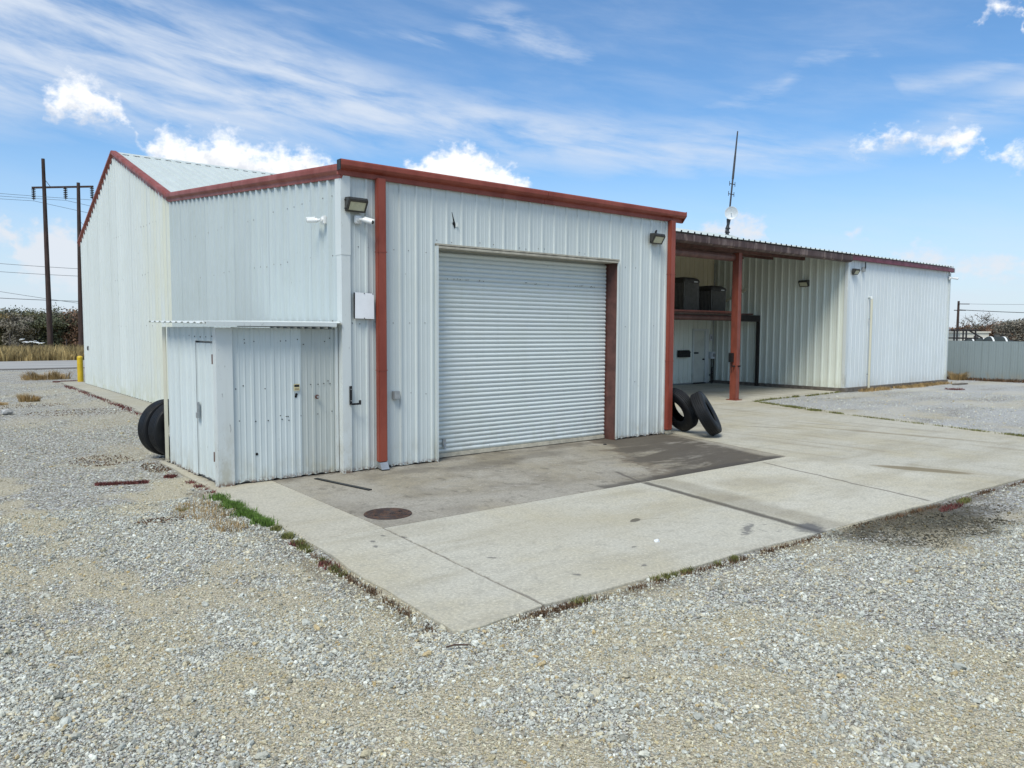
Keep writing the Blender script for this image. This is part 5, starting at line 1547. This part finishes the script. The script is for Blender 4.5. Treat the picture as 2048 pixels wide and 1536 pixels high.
def wire(p0, p1, sag, label, r=.03):
    p0, p1 = Vector(p0), Vector(p1); pts_ = []
    for k in range(25):
        t = k / 24; v_ = p0.lerp(p1, t); v_.z -= sag * 4 * t * (1 - t); pts_.append(v_)
    q = MB(); q.path(pts_, r, 4)
    tag(q.build('power_line', M['wire']), label, 'wire', 'power lines')


O = Vector((7.86, 87.2, -.07))
wd_ = (ax * .8 + ld * .55).normalized()
labs = ['conductor hanging from the left insulator', 'conductor hanging from the middle insulator', 'conductor hanging from the right insulator']
for k, ip in enumerate(ins_pts):
    c_ = O + ip
    wire(c_ - wd_ * 90 + Vector((0, 0, 3.2)), c_, 2.2, labs[k] + ', left span', .022)
    wire(c_, c_ + wd_ * 110 + Vector((0, 0, -2)), 3.0, labs[k] + ', right span', .022)
for k, (y0_, y1_) in enumerate(((10.2, 9.4), (9.2, 8.6), (6.0, 5.7), (7.2, 4.4))):
    a = px_at(-60, 92); b_ = px_at(320, 94)
    wire((a[0], a[1], y0_), (b_[0], b_[1], y1_ - .3), .15, ['thin wire crossing behind the poles, topmost', 'thin wire crossing behind the poles, second', 'thick straight wire crossing behind the poles, lowest', 'slanting thin wire crossing behind the poles'][k], .03 if k != 2 else .045)
x_, y_ = px_at(1912, 92)
up_ = empty('utility_pole', (x_, y_, -.07), 0, 'thin dark utility pole behind the fence beside the right wall', 'power pole')
q = MB(); q.tube((0, 0, 0), (0, 0, 6.1), .17, .12, 10); q.build('pole', M['pole'], up_, smooth=40)
q = MB(); q.tube((-.2, 0, 5.75), (1.3 * right.x, 1.3 * right.y, 5.75), .05, .05, 5); q.tube((-.5 * right.x, -.5 * right.y, 5.0), (.9 * right.x, .9 * right.y, 5.0), .05, .05, 5); q.build('crossarm', M['pole'], up_)
for k, zz in enumerate((5.0, 5.72)):
    b_ = px_at(2250, 95)
    wire((x_, y_, zz), (b_[0], b_[1], zz - .25 + k * .7), .2, ['thick service wire running right from the thin utility pole', 'fine upper wire running right from the thin utility pole'][k], .05 if k == 0 else .02)

# ------------------------------------------------------------------ loose gravel stones (instances on points)
rg = np.random.default_rng(2024)


def sector(n, r0, r1, half):
    r = np.sqrt(rg.uniform(r0 * r0, r1 * r1, n)); t = rg.uniform(-half, half, n) + math.atan2(fwd.y, fwd.x)
    return CAM.x + r * np.cos(t), CAM.y + r * np.sin(t), r


Xs, Ys, Rs = [], [], []
for (n_, r0, r1) in ((165000, 2.6, 6.5), (170000, 6.5, 11), (95000, 11, 20), (45000, 20, 34)):
    a, b_, c_ = sector(n_, r0, r1, R_(42)); Xs.append(a); Ys.append(b_); Rs.append(c_)
X = np.concatenate(Xs); Y = np.concatenate(Ys); Rr = np.concatenate(Rs)
lx = np.where(Y > J, -2.06, -2.10 - (J - Y) * .053)                # left edge of the paving
inside = (X > lx - .01) & (Y > -6.33 - .048 * (X + 1.36)) & (X < 13.3 + (Y + 7) * .282 + .02) & (Y < 3.6)
inside |= (X > -.85) & (Y >= 3.6) & (Y < 24) & (X < 22.6)
inside |= (X > -.1) & (Y > -.1) & (X < 7.99)
inside |= (X > 22.3) & (Y > 3.5) & (X < 31.7)
inside |= (X > 7.9) & (Y > 3.5) & (X < 22.6)
# patchiness: fewer and smaller stones in the compacted lanes
pf_, pn = fines(X, Y)
fine = rg.uniform(0, 1, len(X)) < pf_
keep = ~inside & (rg.uniform(0, 1, len(X)) < np.where(fine, .55, 1.0))
X, Y, Rr, fine, pn = X[keep], Y[keep], Rr[keep], fine[keep], pn[keep]
n_ = len(X)
size = np.exp(rg.normal(-5.24, .40, n_)) * np.where(fine, .70, 1.0) * np.where(rg.uniform(0, 1, n_) < .06, 1.7, 1.0) * (1 + .022 * np.clip(Rr - 7, 0, 20))
size = np.clip(size, .003, .030)
Z = ground_z(X, Y) + size * .45
pal = np.array([(.44, .46, .465), (.53, .55, .555), (.34, .355, .355), (.62, .64, .645), (.46, .425, .335), (.50, .475, .41), (.26, .26, .245), (.42, .345, .225), (.50, .505, .485), (.70, .72, .725)])
wts_ = np.array([.20, .17, .16, .06, .10, .11, .09, .03, .09, .015]); wts_ /= wts_.sum()
tint = pal[rg.choice(len(pal), n_, p=wts_)] * rg.uniform(.78, 1.14, (n_, 1))
tint = tint * np.array([1.07, 1.05, .92])
tint = np.where((X > 11)[:, None], tint * 1.12, tint)
tint = np.where(fine[:, None], tint * np.array([1.0, .94, .80]), tint)
wq = ((X - 4.4) / 1.5) ** 2 + ((Y + 6.95) / .62) ** 2 + .12 * pn + .25 * np.sin(7 * X + 4 * Y)
wf = np.clip(2.0 - wq, 0, 1) * rg.uniform(.7, 1, n_)
tint = tint * (1 - .90 * wf[:, None]) * (1 - wf[:, None] * np.array([0, .04, .14]))
me = bpy.data.meshes.new('gravel_points')
me.vertices.add(n_); me.vertices.foreach_set('co', np.stack([X, Y, Z], 1).astype(np.float32).ravel())
for nm, arr in (('rot', rg.uniform(-.5, .5, (n_, 3)) * np.array([1, 1, 12.6])), ('scl', size[:, None] * np.stack([rg.uniform(.8, 1.5, n_), rg.uniform(.7, 1.1, n_), rg.uniform(.6, 1.0, n_)], 1))):
    at_ = me.attributes.new(nm, 'FLOAT_VECTOR', 'POINT'); at_.data.foreach_set('vector', arr.astype(np.float32).ravel())
at_ = me.attributes.new('tint', 'FLOAT_COLOR', 'POINT')
at_.data.foreach_set('color', np.concatenate([tint, np.ones((n_, 1))], 1).astype(np.float32).ravel())
go = link(bpy.data.objects.new('loose_gravel', me))
tag(go, 'loose pale gravel stones covering the lot around the concrete', 'gravel', None, 'stuff')
ng = bpy.data.node_groups.new('scatter_stones', 'GeometryNodeTree')
ng.interface.new_socket('Geometry', in_out='INPUT', socket_type='NodeSocketGeometry')
ng.interface.new_socket('Geometry', in_out='OUTPUT', socket_type='NodeSocketGeometry')
N, Lk = ng.nodes, ng.links
gi, gout = N.new('NodeGroupInput'), N.new('NodeGroupOutput')
ico = N.new('GeometryNodeMeshIcoSphere'); ico.inputs['Radius'].default_value = 1.0; ico.inputs['Subdivisions'].default_value = 2
sp = N.new('GeometryNodeSetPosition'); nzn = N.new('ShaderNodeTexNoise'); nzn.inputs['Scale'].default_value = 1.3; nzn.inputs['Detail'].default_value = 1
sb = N.new('ShaderNodeVectorMath'); sb.operation = 'SUBTRACT'; sb.inputs[1].default_value = (.5, .5, .5)
sc_ = N.new('ShaderNodeVectorMath'); sc_.operation = 'SCALE'; sc_.inputs['Scale'].default_value = 1.5
Lk.new(nzn.outputs['Color'], sb.inputs[0]); Lk.new(sb.outputs[0], sc_.inputs[0]); Lk.new(sc_.outputs[0], sp.inputs['Offset'])
Lk.new(ico.outputs['Mesh'], sp.inputs['Geometry'])
sm = N.new('GeometryNodeSetMaterial'); sm.inputs['Material'].default_value = M['gravel_stone']; Lk.new(sp.outputs[0], sm.inputs['Geometry'])
iop = N.new('GeometryNodeInstanceOnPoints')
Lk.new(gi.outputs[0], iop.inputs['Points']); Lk.new(sm.outputs[0], iop.inputs['Instance'])
for nm, sock in (('rot', 'Rotation'), ('scl', 'Scale')):
    na = N.new('GeometryNodeInputNamedAttribute'); na.data_type = 'FLOAT_VECTOR'; na.inputs['Name'].default_value = nm
    Lk.new(na.outputs[0], iop.inputs[sock])
Lk.new(iop.outputs[0], gout.inputs[0])
md = go.modifiers.new('scatter', 'NODES'); md.node_group = ng
